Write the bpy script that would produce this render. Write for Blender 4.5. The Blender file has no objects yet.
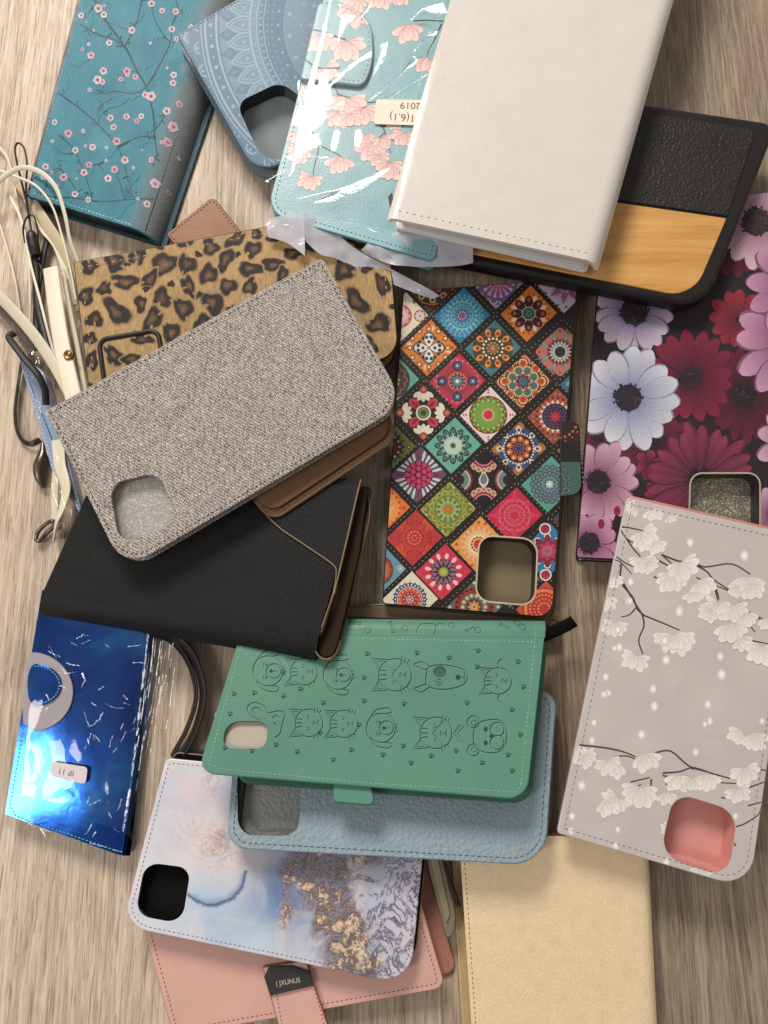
import bpy, math, random
from mathutils import Vector, noise
from mathutils.geometry import tessellate_polygon

random.seed(7)
scene = bpy.context.scene
COL = bpy.data.collections.new('table_scene')
scene.collection.children.link(COL)
MM = 0.001

# ------------------------------------------------------------------ camera
FPX, CX, CY = 740.0, 384.0, 512.0
TH, DIST = math.radians(12), 0.37
CAM = Vector((0, -DIST * math.sin(TH), DIST * math.cos(TH)))
FWD = Vector((0, math.sin(TH), -math.cos(TH)))
UPV = Vector((0, math.cos(TH), math.sin(TH)))
RGT = Vector((1, 0, 0))


def ray(x, y):
    return FWD * FPX + RGT * (x - CX) + UPV * (CY - y)


def on_z(x, y, z):
    d = ray(x, y)
    return CAM + d * ((z - CAM.z) / d.z)


# ------------------------------------------------------------------ colour
def C(r, g, b):
    def f(v):
        v = max(0.0, min(1.0, v / 255.0))
        return v / 12.92 if v <= 0.04045 else ((v + 0.055) / 1.055) ** 2.4
    return (f(r), f(g), f(b))


def mixc(a, b, t):
    return tuple(x + (y - x) * t for x, y in zip(a, b))


def jit(c, k):
    s = 1 + random.uniform(-k, k)
    return tuple(min(1, max(0, v * s)) for v in c)


# ------------------------------------------------------------------ surfaces
class Pl:
    """A (possibly tilted, possibly folded) surface of a case."""
    def __init__(self, z=None, tri=None):
        if tri:
            a, b, c = [on_z(x, y, zz * MM) for x, y, zz in tri]
            n = (b - a).cross(c - a).normalized()
            if n.z < 0:
                n = -n
            self.o, self.n = a, n
        else:
            self.o, self.n = Vector((0, 0, z * MM)), Vector((0, 0, 1))
        self.folds = []

    def flat(self, x, y):
        d = ray(x, y)
        return CAM + d * ((self.o - CAM).dot(self.n) / d.dot(self.n))

    def fold(self, p0, p1, outside, r):
        a, b = self.flat(*p0), self.flat(*p1)
        m = (b - a).normalized().cross(self.n)
        if (self.flat(*outside) - a).dot(m) < 0:
            m = -m
        self.folds.append((a, m, r * MM))

    def lift(self, p, off=0.0):
        """drop a flat point over the folds; off along the local normal (metres)"""
        n = self.n.copy()
        q = p.copy()
        for a, m, r in self.folds:
            d = (p - a).dot(m)
            if d > 0:
                s = min(d / r, 0.995)
                c = math.sqrt(1 - s * s)
                q -= self.n * (r * (1 - c))
                n = (n * c + m * s).normalized()
        return q + n * off

    def at(self, x, y, off=0.0):
        return self.lift(self.flat(x, y), off)

    def low(self, mm):
        p = Pl(0)
        p.o, p.n, p.folds = self.o - self.n * mm * MM, self.n.copy(), []
        return p


# ------------------------------------------------------------------ 2-D helpers (photo pixels)
def rounded(pts, r, n=7):
    if not hasattr(r, '__len__'):
        r = [r] * len(pts)
    out = []
    N = len(pts)
    for i in range(N):
        p = Vector(pts[i]); a = Vector(pts[i - 1]); b = Vector(pts[(i + 1) % N])
        if r[i] <= 0:
            out.append(tuple(p)); continue
        da, db = (a - p), (b - p)
        ra = min(r[i], da.length * .49); rb = min(r[i], db.length * .49)
        p0, p1 = p + da.normalized() * ra, p + db.normalized() * rb
        for k in range(n + 1):
            t = k / n
            # conic close to a circular fillet
            w = 0.7071
            den = (1 - t) ** 2 + 2 * w * t * (1 - t) + t * t
            out.append(tuple((p0 * (1 - t) ** 2 + p * 2 * w * t * (1 - t) + p1 * t * t) / den))
    return out


def area2(p):
    return sum(p[i - 1][0] * p[i][1] - p[i][0] * p[i - 1][1] for i in range(len(p)))


def inset(p, d):
    """inset a px polygon by d px"""
    s = 1 if area2(p) > 0 else -1
    N = len(p); out = []
    for i in range(N):
        a, b, c = Vector(p[i - 1]), Vector(p[i]), Vector(p[(i + 1) % N])
        e1, e2 = (b - a), (c - b)
        if e1.length < 1e-6: e1 = e2
        if e2.length < 1e-6: e2 = e1
        e1 = e1.normalized(); e2 = e2.normalized()
        n1, n2 = Vector((-e1.y, e1.x)) * s, Vector((-e2.y, e2.x)) * s
        m = n1 + n2
        if m.length < 1e-6:
            m = n1
        m = m.normalized()
        k = d / max(0.5, m.dot(n1))
        out.append(tuple(b + m * k))
    return out


def scaled(p, k, about=None):
    cx = about[0] if about else sum(q[0] for q in p) / len(p)
    cy = about[1] if about else sum(q[1] for q in p) / len(p)
    return [(cx + (q[0] - cx) * k, cy + (q[1] - cy) * k) for q in p]


def shifted(p, d):
    return [(q[0] + d[0], q[1] + d[1]) for q in p]


def clip_half(poly, a, b, keep_left):
    """clip [(x,y,col)] with the line a->b"""
    ex, ey = b[0] - a[0], b[1] - a[1]
    def side(q):
        v = ex * (q[1] - a[1]) - ey * (q[0] - a[0])
        return v if keep_left else -v
    out = []
    N = len(poly)
    for i in range(N):
        p, q = poly[i - 1], poly[i]
        sp, sq = side(p), side(q)
        if (sp >= 0) != (sq >= 0):
            t = sp / (sp - sq)
            out.append((p[0] + (q[0] - p[0]) * t, p[1] + (q[1] - p[1]) * t, mixc(p[2], q[2], t)))
        if sq >= 0:
            out.append(q)
    return out


def clip_in(poly, conv):
    s = area2(conv) > 0
    for i in range(len(conv)):
        poly = clip_half(poly, conv[i - 1], conv[i], s)
        if len(poly) < 3:
            return []
    return poly


def clip_out(poly, conv):
    xs = [q[0] for q in poly]; ys = [q[1] for q in poly]
    if max(xs) < min(c[0] for c in conv) or min(xs) > max(c[0] for c in conv) or \
       max(ys) < min(c[1] for c in conv) or min(ys) > max(c[1] for c in conv):
        return [poly]
    s = area2(conv) > 0
    out = []
    rest = poly
    for i in range(len(conv)):
        o = clip_half(rest, conv[i - 1], conv[i], not s)
        if len(o) >= 3:
            out.append(o)
        rest = clip_half(rest, conv[i - 1], conv[i], s)
        if len(rest) < 3:
            break
    return out


def spline(pts, n=6):
    """Catmull-Rom through points (2-D or 3-D tuples)"""
    P = [Vector(p) for p in pts]
    P = [P[0] * 2 - P[1]] + P + [P[-1] * 2 - P[-2]]
    out = []
    for i in range(1, len(P) - 2):
        for k in range(n):
            t = k / n
            a, b, c, d = P[i - 1], P[i], P[i + 1], P[i + 2]
            out.append(0.5 * ((2 * b) + (c - a) * t + (2 * a - 5 * b + 4 * c - d) * t * t + (3 * b - a - 3 * c + d) * t ** 3))
    out.append(P[-2])
    return [tuple(v) for v in out]


# ------------------------------------------------------------------ mesh builder
class MB:
    def __init__(self):
        self.v, self.f, self.m, self.c, self.s = [], [], [], [], []
        self.off = 0.03 * MM
        self.step = 0.0016 * MM
        self.gid, self.pend = 0, []
        self.P = None
        self.clip, self.holes, self.clip2 = None, [], None
        self.dm = 0

    def face(self, pts, col, m=0, smooth=False):
        i = len(self.v)
        self.v.extend(pts)
        self.f.append(tuple(range(i, i + len(pts))))
        self.m.append(m); self.s.append(smooth)
        self.c.append([col] * len(pts) if not isinstance(col, list) else col)

    def grid(self, rows, col, m=0, smooth=True, closed=False, flip=False):
        """rows of points; shared vertices so shading is smooth. col: colour or rows of colours"""
        i0 = len(self.v)
        W = len(rows[0])
        for r in rows:
            self.v.extend(r)
        for a in range(len(rows) - 1):
            for b in range(W if closed else W - 1):
                b2 = (b + 1) % W
                q = [a * W + b, a * W + b2, (a + 1) * W + b2, (a + 1) * W + b]
                if flip: q.reverse()
                self.f.append(tuple(i0 + k for k in q))
                self.m.append(m); self.s.append(smooth)
                if isinstance(col, list):
                    flat = [col[k // W][k % W] for k in q]
                    self.c.append(flat)
                else:
                    self.c.append([col] * 4)

    # ---- flat print, in photo pixels, on surface self.P
    def up(self):
        self.gid += 1

    def flush(self):
        """lay the prints down in order, each just above whatever it overlaps"""
        cells = {}
        i = 0
        while i < len(self.pend):
            j = i
            while j < len(self.pend) and self.pend[j][0] == self.pend[i][0]:
                j += 1
            use = set()
            for g, P, q, m, off in self.pend[i:j]:
                xs = [p[0] for p in q]; ys = [p[1] for p in q]
                for cx in range(int(min(xs) // 2.5), int(max(xs) // 2.5) + 1):
                    for cy in range(int(min(ys) // 2.5), int(max(ys) // 2.5) + 1):
                        use.add((cx, cy))
            lay = 1 + max((cells.get(c, 0) for c in use), default=0)
            for c in use:
                cells[c] = lay
            for g, P, q, m, off in self.pend[i:j]:
                self.face([P.at(x, y, off + lay * self.step) for x, y, _ in q], [c for _, _, c in q], m)
            i = j
        self.pend = []

    def poly(self, pts, col, bump=True):
        """pts px; col a colour or a list of per-vertex colours"""
        if bump:
            self.up()
        cl = col if isinstance(col, list) else [col] * len(pts)
        q = [(p[0], p[1], c) for p, c in zip(pts, cl)]
        for conv in (self.clip, self.clip2):
            if conv:
                q = clip_in(q, conv)
                if len(q) < 3:
                    return
        qs = [q]
        for h in self.holes:
            nq = []
            for a in qs:
                nq += clip_out(a, h)
            qs = nq
        for a in qs:
            if abs(area2(a)) < 1e-4:
                continue
            if area2(a) > 0:
                a = a[::-1]
            self.pend.append((self.gid, self.P, a, self.dm, self.off))

    def disk(self, c, r, col, n=14, bump=True, ry=None, rot=0):
        ry = r if ry is None else ry
        cr, sr = math.cos(rot), math.sin(rot)
        pts = []
        for k in range(n):
            a = 2 * math.pi * k / n
            x, y = r * math.cos(a), ry * math.sin(a)
            pts.append((c[0] + x * cr - y * sr, c[1] + x * sr + y * cr))
        self.poly(pts, col, bump)

    def ring(self, c, r0, r1, col, n=28, bump=True, a0=0, a1=2 * math.pi):
        if bump: self.up()
        for k in range(n):
            a, b = a0 + (a1 - a0) * k / n, a0 + (a1 - a0) * (k + 1) / n
            self.poly([(c[0] + r * math.cos(t), c[1] + r * math.sin(t)) for r, t in
                       ((r0, a), (r1, a), (r1, b), (r0, b))], col, False)

    def stroke(self, pts, w, col, bump=True, w1=None, col1=None):
        """ribbon along a px polyline, width w tapering to w1"""
        if bump: self.up()
        w1 = w if w1 is None else w1
        P = [Vector(p) for p in pts]
        N = len(P)
        L, R = [], []
        for i in range(N):
            t = (P[min(i + 1, N - 1)] - P[max(i - 1, 0)])
            t = t.normalized() if t.length > 1e-9 else Vector((1, 0))
            n = Vector((-t.y, t.x))
            h = (w + (w1 - w) * i / max(1, N - 1)) / 2
            L.append(tuple(P[i] + n * h)); R.append(tuple(P[i] - n * h))
        for i in range(N - 1):
            if col1:
                ca, cb = mixc(col, col1, i / (N - 1)), mixc(col, col1, (i + 1) / (N - 1))
                self.poly([L[i], L[i + 1], R[i + 1], R[i]], [ca, cb, cb, ca], False)
            else:
                self.poly([L[i], L[i + 1], R[i + 1], R[i]], col, False)

    def petal(self, c, ang, r0, r1, w, cb, ct, n=6, blunt=0.6, bump=True, bend=0.0, cm=None):
        """petal strip from r0 to r1, max width w, base colour cb to tip colour ct, mid-line cm"""
        if bump: self.up()
        L, M, R, K = [], [], [], []
        n = max(n, 6)
        pk = .62 if blunt > .7 else .5
        for k in range(n + 1):
            t = 1 - (1 - k / n) ** 1.6
            if t < pk:
                u = t / pk
                wd = w / 2 * (.26 + .74 * u * u * (3 - 2 * u))
            else:
                u = (t - pk) / (1 - pk)
                wd = w / 2 * max(.06, (1 - u ** 2.3)) ** .55
            a = ang + bend * t
            dx, dy = math.cos(a), math.sin(a)
            r = r0 + (r1 - r0) * t
            m = (c[0] + dx * r, c[1] + dy * r)
            L.append((m[0] - dy * wd, m[1] + dx * wd)); R.append((m[0] + dy * wd, m[1] - dx * wd)); M.append(m)
            K.append(mixc(cb, ct, t))
        for k in range(n):
            ka, kb = K[k], K[k + 1]
            ma = mixc(ka, cm, .6) if cm else ka
            mb_ = mixc(kb, cm, .6) if cm else kb
            self.poly([L[k], L[k + 1], M[k + 1], M[k]], [ka, kb, mb_, ma], False)
            self.poly([M[k], M[k + 1], R[k + 1], R[k]], [ma, mb_, kb, ka], False)

    def dashes(self, path, dash, gap, w, col, h=0.12, closed=False, m=None, skip=None):
        """stitches: little raised ridges along a px path"""
        P = [Vector(p) for p in path]
        if closed: P.append(P[0])
        m = self.dm if m is None else m
        acc, on, start = 0.0, True, P[0]
        segs = []
        pos = 0.0
        # resample
        tot = sum((P[i + 1] - P[i]).length for i in range(len(P) - 1))
        n = max(1, round(tot / (dash + gap)))
        stepl = tot / n
        def at(s):
            for i in range(len(P) - 1):
                l = (P[i + 1] - P[i]).length
                if s <= l or i == len(P) - 2:
                    return P[i] + (P[i + 1] - P[i]) * (s / l if l > 0 else 0)
                s -= l
        for k in range(n):
            a, b = at(k * stepl), at(k * stepl + stepl * dash / (dash + gap))
            d = (b - a)
            if d.length < 1e-6: continue
            if skip and skip((a + b) / 2): continue
            d = d.normalized()
            nn = Vector((-d.y, d.x)) * (w / 2)
            o = self.off + .05 * MM
            q = [self.P.at(*(p), o) for p in (a + nn, b + nn, b - nn, a - nn)]
            e0, e1 = self.P.at(*(a + d * .15 * dash), o + h * MM), self.P.at(*(b - d * .15 * dash), o + h * MM)
            i = len(self.v)
            self.v += q + [e0, e1]
            for f in ((0, 4, 5, 1), (3, 2, 5, 4), (0, 3, 4), (1, 5, 2)):
                self.f.append(tuple(i + x for x in f)); self.m.append(m); self.s.append(False)
                self.c.append([jit(col, .15)] * len(f))

    def build(self, name, mats, parent=None, base=None):
        self.flush()
        me = bpy.data.meshes.new(name)
        b = base if base is not None else (parent['_b'] if parent is not None else Vector((0, 0, 0)))
        b = Vector(b)
        me.from_pydata([tuple(Vector(p) - b) for p in self.v], [], self.f)
        for mt in (mats if isinstance(mats, (list, tuple)) else [mats]):
            me.materials.append(mt)
        me.polygons.foreach_set('material_index', self.m)
        me.polygons.foreach_set('use_smooth', self.s)
        ca = me.color_attributes.new('Col', 'FLOAT_COLOR', 'CORNER')
        buf = []
        for cl in self.c:
            for c in cl:
                buf += [c[0], c[1], c[2], 1.0]
        ca.data.foreach_set('color', buf)
        me.update()
        o = bpy.data.objects.new(name, me)
        COL.objects.link(o)
        if parent is not None:
            o.parent = parent
        else:
            o.location = b
        o['_b'] = list(b)
        return o


ROOTS = []


def thing(name, label, cat, base, group=None):
    o = bpy.data.objects.new(name, None)
    o.empty_display_size = 0.02
    COL.objects.link(o)
    o.location = base
    o['label'], o['category'], o['_b'] = label, cat, list(base)
    if group: o['group'] = group
    ROOTS.append(o)
    return o


def tag(o, label, cat, group=None):
    o['label'], o['category'] = label, cat
    if group: o['group'] = group
    return o


def centroid(P, outline, down):
    s = Vector((0, 0, 0))
    for p in outline: s += P.flat(*p)
    s /= len(outline)
    return s - P.n * down * MM


# ------------------------------------------------------------------ slabs
def slab(mb, P, outline, top, th, ctop, cside=None, holes=(), bev=0.5, m=0, mside=None, chole=None, cbot=None):
    """plate with rounded edges. top = mm below surface P of its upper face, th = thickness mm"""
    cside = cside or ctop
    mside = m if mside is None else mside
    if area2(outline) > 0: outline = outline[::-1]      # counter-clockwise seen from above
    W = [P.flat(*p) for p in outline]
    n = P.n
    N = len(W)
    nin = []
    for i in range(N):
        e1 = (W[i] - W[i - 1]); e2 = (W[(i + 1) % N] - W[i])
        if e1.length < 1e-7: e1 = e2
        if e2.length < 1e-7: e2 = e1
        k = (n.cross(e1.normalized()) + n.cross(e2.normalized()))
        k = k.normalized() if k.length > 1e-6 else n.cross(e1.normalized())
        nin.append(k)
    prof = []
    b = min(bev, th / 2)
    for k in range(4):
        a = math.pi / 2 * k / 3
        prof.append((b * (1 - math.sin(a)), -b * (1 - math.cos(a))))
    prof += [(b * (1 - math.cos(a)), -(th - b) - b * math.sin(a)) for a in (0.0, math.pi / 6, math.pi / 3, math.pi / 2)]
    rows = [[w + k * (i_ * MM) + n * ((z - top) * MM) for w, k in zip(W, nin)] for i_, z in prof]
    mb.grid(rows, cside, mside, True, closed=True, flip=True)
    topw = rows[0]
    hw = []
    for h in holes:
        if area2(h) < 0: h = h[::-1]
        hw.append([P.flat(*p) - n * (top * MM) for p in h])
    def cap(loops, col, mi, rev):
        allp = [p for l in loops for p in l]
        i0 = len(mb.v)
        mb.v.extend(allp)
        if len(loops) == 1:
            tris = [tuple(range(len(allp)))]
        else:
            tris = tessellate_polygon(loops)
        for t in tris:
            q = [allp[x] for x in t]
            nn = (q[1] - q[0]).cross(q[2] - q[1]) if len(t) == 3 else n
            t = list(t)
            if (nn.dot(n) < 0) != rev: t.reverse()
            mb.f.append(tuple(i0 + x for x in t)); mb.m.append(mi); mb.s.append(False)
            mb.c.append([col] * len(t))
    cap([topw] + hw, ctop, m, False)
    cap([rows[-1]] + [[p - n * (th * MM) for p in h] for h in hw], cbot or cside, mside, True)
    for h in hw:
        mb.grid([h, [p - n * (th * MM) for p in h]], chole or cside, mside, True, closed=True, flip=True)


def sweep_spine(mb, P, a, b, T, bulge, col, m=0, th=1.2, top=0.0, seg=10, nl=14):
    """curved spine along px edge a->b (outside to the left of a->b when seen in px with y down negative)"""
    A, B = P.flat(*a), P.flat(*b)
    t = (B - A).normalized()
    out = t.cross(P.n)
    def prof(r):
        pts = []
        for k in range(seg + 1):
            an = math.pi * k / seg
            pts.append(((bulge - r) * math.sin(an), -top - T / 2 + (T / 2 - r) * math.cos(an)))
        return pts
    po, pi_ = prof(0), prof(th)
    loop = po + pi_[::-1]
    rows = []
    for k in range(nl + 1):
        base = A + (B - A) * (k / nl)
        rows.append([base + out * (x * MM) + P.n * (z * MM) for x, z in loop])
    mb.grid(rows, col, m, True, closed=True)
    mb.face(rows[0], col, m); mb.face(rows[-1][::-1], col, m)


def ribbon(mb, pts, w, th, col, side=None, m=0, twist=None):
    """flat strap through 3-D points (metres); w, th mm; side: list of/one width direction"""
    N = len(pts)
    P = [Vector(p) for p in pts]
    rows = []
    for i in range(N):
        t = (P[min(i + 1, N - 1)] - P[max(i - 1, 0)]).normalized()
        s = side[i] if isinstance(side, list) else (side or Vector((0, 0, 1)).cross(t))
        s = Vector(s)
        s = (s - t * s.dot(t)).normalized()
        u = t.cross(s).normalized()
        h, g = w * MM / 2, th * MM / 2
        loop = []
        for x, z in ((-h, -g * .4), (-h, g * .4), (-h + g, g), (h - g, g), (h, g * .4), (h, -g * .4), (h - g, -g), (-h + g, -g)):
            loop.append(P[i] + s * x + u * z)
        rows.append(loop)
    mb.grid(rows, col, m, True, closed=True)
    mb.face(rows[0][::-1], col, m); mb.face(rows[-1], col, m)


def tube(mb, pts, r, col, m=0, n=8, closed=False):
    P = [Vector(p) for p in pts]
    N = len(P)
    rows = []
    prev = None
    for i in range(N):
        if closed:
            t = (P[(i + 1) % N] - P[i - 1]).normalized()
        else:
            t = (P[min(i + 1, N - 1)] - P[max(i - 1, 0)]).normalized()
        if prev is None:
            s = t.cross(Vector((0, 0, 1)))
            if s.length < 1e-3: s = t.cross(Vector((1, 0, 0)))
            s.normalize()
        else:
            s = (prev - t * prev.dot(t)).normalized()
        prev = s
        u = t.cross(s)
        rr = r[i] if isinstance(r, list) else r
        rows.append([P[i] + (s * math.cos(2 * math.pi * k / n) + u * math.sin(2 * math.pi * k / n)) * rr * MM for k in range(n)])
    if closed:
        rows.append(rows[0])
    mb.grid(rows, col, m, True, closed=True)
    if not closed:
        mb.face(rows[0][::-1], col, m); mb.face(rows[-1], col, m)


def text(mb, P, s, c, ang, h, col, m=None, sx=1.0):
    """lettering laid on surface P: c px centre, ang px rotation, h px cap height"""
    cu = bpy.data.curves.new('lettering', 'FONT')
    cu.body = s; cu.align_x = 'CENTER'; cu.align_y = 'CENTER'; cu.size = 1.0
    ob = bpy.data.objects.new('lettering', cu)
    COL.objects.link(ob)
    dg = bpy.context.evaluated_depsgraph_get()
    me = ob.evaluated_get(dg).to_mesh()
    mb.up()
    k = h / 0.70
    ca, sa = math.cos(ang), math.sin(ang)
    pts = []
    for v in me.vertices:
        x, y = v.co.x * k * sx, -v.co.y * k
        pts.append((c[0] + x * ca - y * sa, c[1] + x * sa + y * ca))
    m = mb.dm if m is None else m
    for f in me.polygons:
        q = [pts[i] for i in f.vertices]
        if area2(q) > 0: q = q[::-1]
        mb.pend.append((mb.gid, P, [(x, y, col) for x, y in q], m, mb.off))
    ob.evaluated_get(dg).to_mesh_clear()
    bpy.data.objects.remove(ob)
    bpy.data.curves.remove(cu)

# ------------------------------------------------------------------ materials
def nn(nt, typ, **kw):
    n = nt.nodes.new(typ)
    for k, v in kw.items():
        if k.startswith('i_'):
            key = k[2:]
            n.inputs[int(key) if key.isdigit() else key.replace('_', ' ')].default_value = v
        else:
            setattr(n, k, v)
    return n


def base_mat(name, rough=0.5, spec=0.4, metal=0.0, coat=0.0):
    m = bpy.data.materials.new(name)
    m.use_nodes = True
    nt = m.node_tree
    b = nt.nodes['Principled BSDF']
    b.inputs['Roughness'].default_value = rough
    b.inputs['Specular IOR Level'].default_value = spec
    b.inputs['Metallic'].default_value = metal
    if coat:
        b.inputs['Coat Weight'].default_value = coat
        b.inputs['Coat Roughness'].default_value = 0.12
    return m, nt, b


def coords(nt, rot=0.0, scale=1.0, aniso=(1, 1, 1)):
    tc = nn(nt, 'ShaderNodeTexCoord')
    mp = nn(nt, 'ShaderNodeMapping')
    mp.inputs['Rotation'].default_value = (0, 0, rot)
    mp.inputs['Scale'].default_value = tuple(scale * a for a in aniso)
    nt.links.new(tc.outputs['Object'], mp.inputs['Vector'])
    return mp.outputs['Vector']


def math_(nt, op, a, b=None, clamp=False):
    n = nn(nt, 'ShaderNodeMath', operation=op)
    n.use_clamp = clamp
    for i, x in enumerate((a, b)):
        if x is None: continue
        if hasattr(x, 'is_linked') or hasattr(x, 'links'):
            nt.links.new(x, n.inputs[i])
        else:
            n.inputs[i].default_value = x
    return n.outputs[0]


def noise_(nt, vec, scale, detail=3.0, rough=0.55, dist=0.0):
    n = nn(nt, 'ShaderNodeTexNoise')
    n.inputs['Scale'].default_value = scale
    n.inputs['Detail'].default_value = detail
    n.inputs['Roughness'].default_value = rough
    n.inputs['Distortion'].default_value = dist
    nt.links.new(vec, n.inputs['Vector'])
    return n.outputs['Fac']


def ramp_(nt, fac, stops, interp='LINEAR'):
    r = nn(nt, 'ShaderNodeValToRGB')
    cr = r.color_ramp
    cr.interpolation = interp
    while len(cr.elements) < len(stops):
        cr.elements.new(0.5)
    for e, (p, c) in zip(cr.elements, stops):
        e.position = p
        e.color = (*c, 1) if len(c) == 3 else c
    nt.links.new(fac, r.inputs['Fac'])
    return r.outputs['Color']


def mixrgb(nt, a, b, fac, mode='MIX'):
    n = nn(nt, 'ShaderNodeMix', data_type='RGBA', blend_type=mode)
    def put(x, s):
        if hasattr(x, 'links'): nt.links.new(x, s)
        else: s.default_value = (*x, 1) if (hasattr(x, '__len__') and len(x) == 3) else x
    put(fac, n.inputs[0]); put(a, n.inputs[6]); put(b, n.inputs[7])
    return n.outputs[2]


def bump_(nt, bsdf, h, dist, strength=1.0, prev=None):
    b = nn(nt, 'ShaderNodeBump')
    b.inputs['Distance'].default_value = dist
    b.inputs['Strength'].default_value = strength
    nt.links.new(h, b.inputs['Height'])
    if prev: nt.links.new(prev, b.inputs['Normal'])
    if bsdf: nt.links.new(b.outputs['Normal'], bsdf.inputs['Normal'])
    return b.outputs['Normal']


def height_tex(nt, kind, rot):
    if kind == 'cross':            # cross-hatched saffiano leather
        v = coords(nt, rot)
        out = None
        for r in (0.6, -0.6):
            w = nn(nt, 'ShaderNodeTexWave', wave_type='BANDS', bands_direction='X', wave_profile='SIN')
            w.inputs['Scale'].default_value = 420
            w.inputs['Distortion'].default_value = 1.2
            w.inputs['Detail'].default_value = 1
            w.inputs['Detail Scale'].default_value = 2
            mp = nn(nt, 'ShaderNodeMapping'); mp.inputs['Rotation'].default_value = (0, 0, r)
            nt.links.new(v, mp.inputs['Vector']); nt.links.new(mp.outputs[0], w.inputs['Vector'])
            out = w.outputs['Fac'] if out is None else math_(nt, 'MULTIPLY', out, w.outputs['Fac'])
        return out
    if kind == 'pebble':           # tumbled leather
        v = coords(nt, rot)
        n = nn(nt, 'ShaderNodeTexVoronoi', feature='SMOOTH_F1')
        n.inputs['Scale'].default_value = 640
        n.inputs['Smoothness'].default_value = 0.5
        nt.links.new(v, n.inputs['Vector'])
        return math_(nt, 'ADD', math_(nt, 'MULTIPLY', n.outputs['Distance'], -1.0), math_(nt, 'MULTIPLY', noise_(nt, v, 260, 3), .7))
    if kind == 'grain':
        v = coords(nt, rot)
        return noise_(nt, v, 900, 4, .65)
    if kind == 'felt':
        v = coords(nt, rot)
        return noise_(nt, v, 2600, 3, .8)
    if kind == 'weave':
        v = coords(nt, rot)
        a = nn(nt, 'ShaderNodeTexWave', wave_type='BANDS', bands_direction='X'); a.inputs['Scale'].default_value = 330
        b = nn(nt, 'ShaderNodeTexWave', wave_type='BANDS', bands_direction='Y'); b.inputs['Scale'].default_value = 330
        for w in (a, b):
            w.inputs['Distortion'].default_value = 1.5; w.inputs['Detail'].default_value = 2
            nt.links.new(v, w.inputs['Vector'])
        return math_(nt, 'MAXIMUM', a.outputs['Fac'], b.outputs['Fac'])


def print_mat(name, kind='grain', rough=.5, spec=.4, bump=.05, rot=0.0, var=.06, coat=0.0, metal=0.0, vscale=60, grit=0.0, wavy=0.0, gain=1.0):
    """material that shows the mesh's printed colours over a leather-like relief"""
    m, nt, b = base_mat(name, rough, spec, metal, coat)
    at = nn(nt, 'ShaderNodeAttribute', attribute_name='Col')
    v = coords(nt)
    n = noise_(nt, v, vscale, 4, .6)
    f = math_(nt, 'MULTIPLY', math_(nt, 'ADD', math_(nt, 'MULTIPLY', math_(nt, 'SUBTRACT', n, .5), var * 4), 1.0), gain)
    h = height_tex(nt, kind, rot)
    if grit:
        f = math_(nt, 'MULTIPLY', f, math_(nt, 'ADD', math_(nt, 'MULTIPLY', h, grit), 1 - grit * .5))
    vm = nn(nt, 'ShaderNodeVectorMath', operation='SCALE')
    nt.links.new(at.outputs['Color'], vm.inputs[0]); nt.links.new(f, vm.inputs['Scale'])
    nt.links.new(vm.outputs[0], b.inputs['Base Color'])
    r2 = math_(nt, 'ADD', math_(nt, 'MULTIPLY', math_(nt, 'SUBTRACT', n, .5), .3), rough, True)
    nt.links.new(r2, b.inputs['Roughness'])
    prev = None
    if wavy:
        prev = bump_(nt, None, noise_(nt, v, 45, 2, .5), wavy * MM * 10, 1.0)
    bump_(nt, b, h, bump * MM * 2, 1.0, prev)
    return m


MAT = {}
MAT['grain'] = print_mat('fine_grain_leather', 'grain', .48, .4, .05)
MAT['cross'] = print_mat('cross_hatched_leather', 'cross', .5, .35, .10, grit=.25)
MAT['pebble'] = print_mat('tumbled_leather', 'pebble', .5, .4, .2)
MAT['satin'] = print_mat('smooth_satin_leather', 'grain', .30, .5, .05, var=.02, wavy=.03)
MAT['black_cross'] = print_mat('black_cross_hatched_leather', 'cross', .44, .5, .3, grit=.9, var=.12)
MAT['teal_cross'] = print_mat('printed_saffiano', 'cross', .42, .5, .14, grit=.3, rot=.4)
MAT['floral_cross'] = print_mat('printed_canvas_grain', 'cross', .5, .35, .10, grit=.75, rot=.1, var=.05)
MAT['pearl'] = print_mat('pearly_printed_film', 'grain', .26, .5, .012, var=.03, wavy=.05)
MAT['felt'] = print_mat('felt_lining', 'felt', .95, .1, .15, var=.05)
MAT['plastic'] = print_mat('matt_plastic', 'grain', .42, .4, .01, var=.02)
MAT['thread'] = print_mat('sewing_thread', 'felt', .8, .2, .05, var=.1, vscale=900)
MAT['gold'] = print_mat('pale_gold_leather', 'grain', .30, .5, .13, var=.05, metal=.3, vscale=160, grit=.3)
MAT['mandala'] = print_mat('printed_mandala_leather', 'grain', .36, .45, .03, var=.05, gain=.78)
MAT['peach'] = print_mat('rose_leather', 'grain', .42, .45, .07, var=.05)
MAT['pu_green'] = print_mat('green_soft_leather', 'grain', .42, .4, .03, var=.09, vscale=22)


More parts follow.
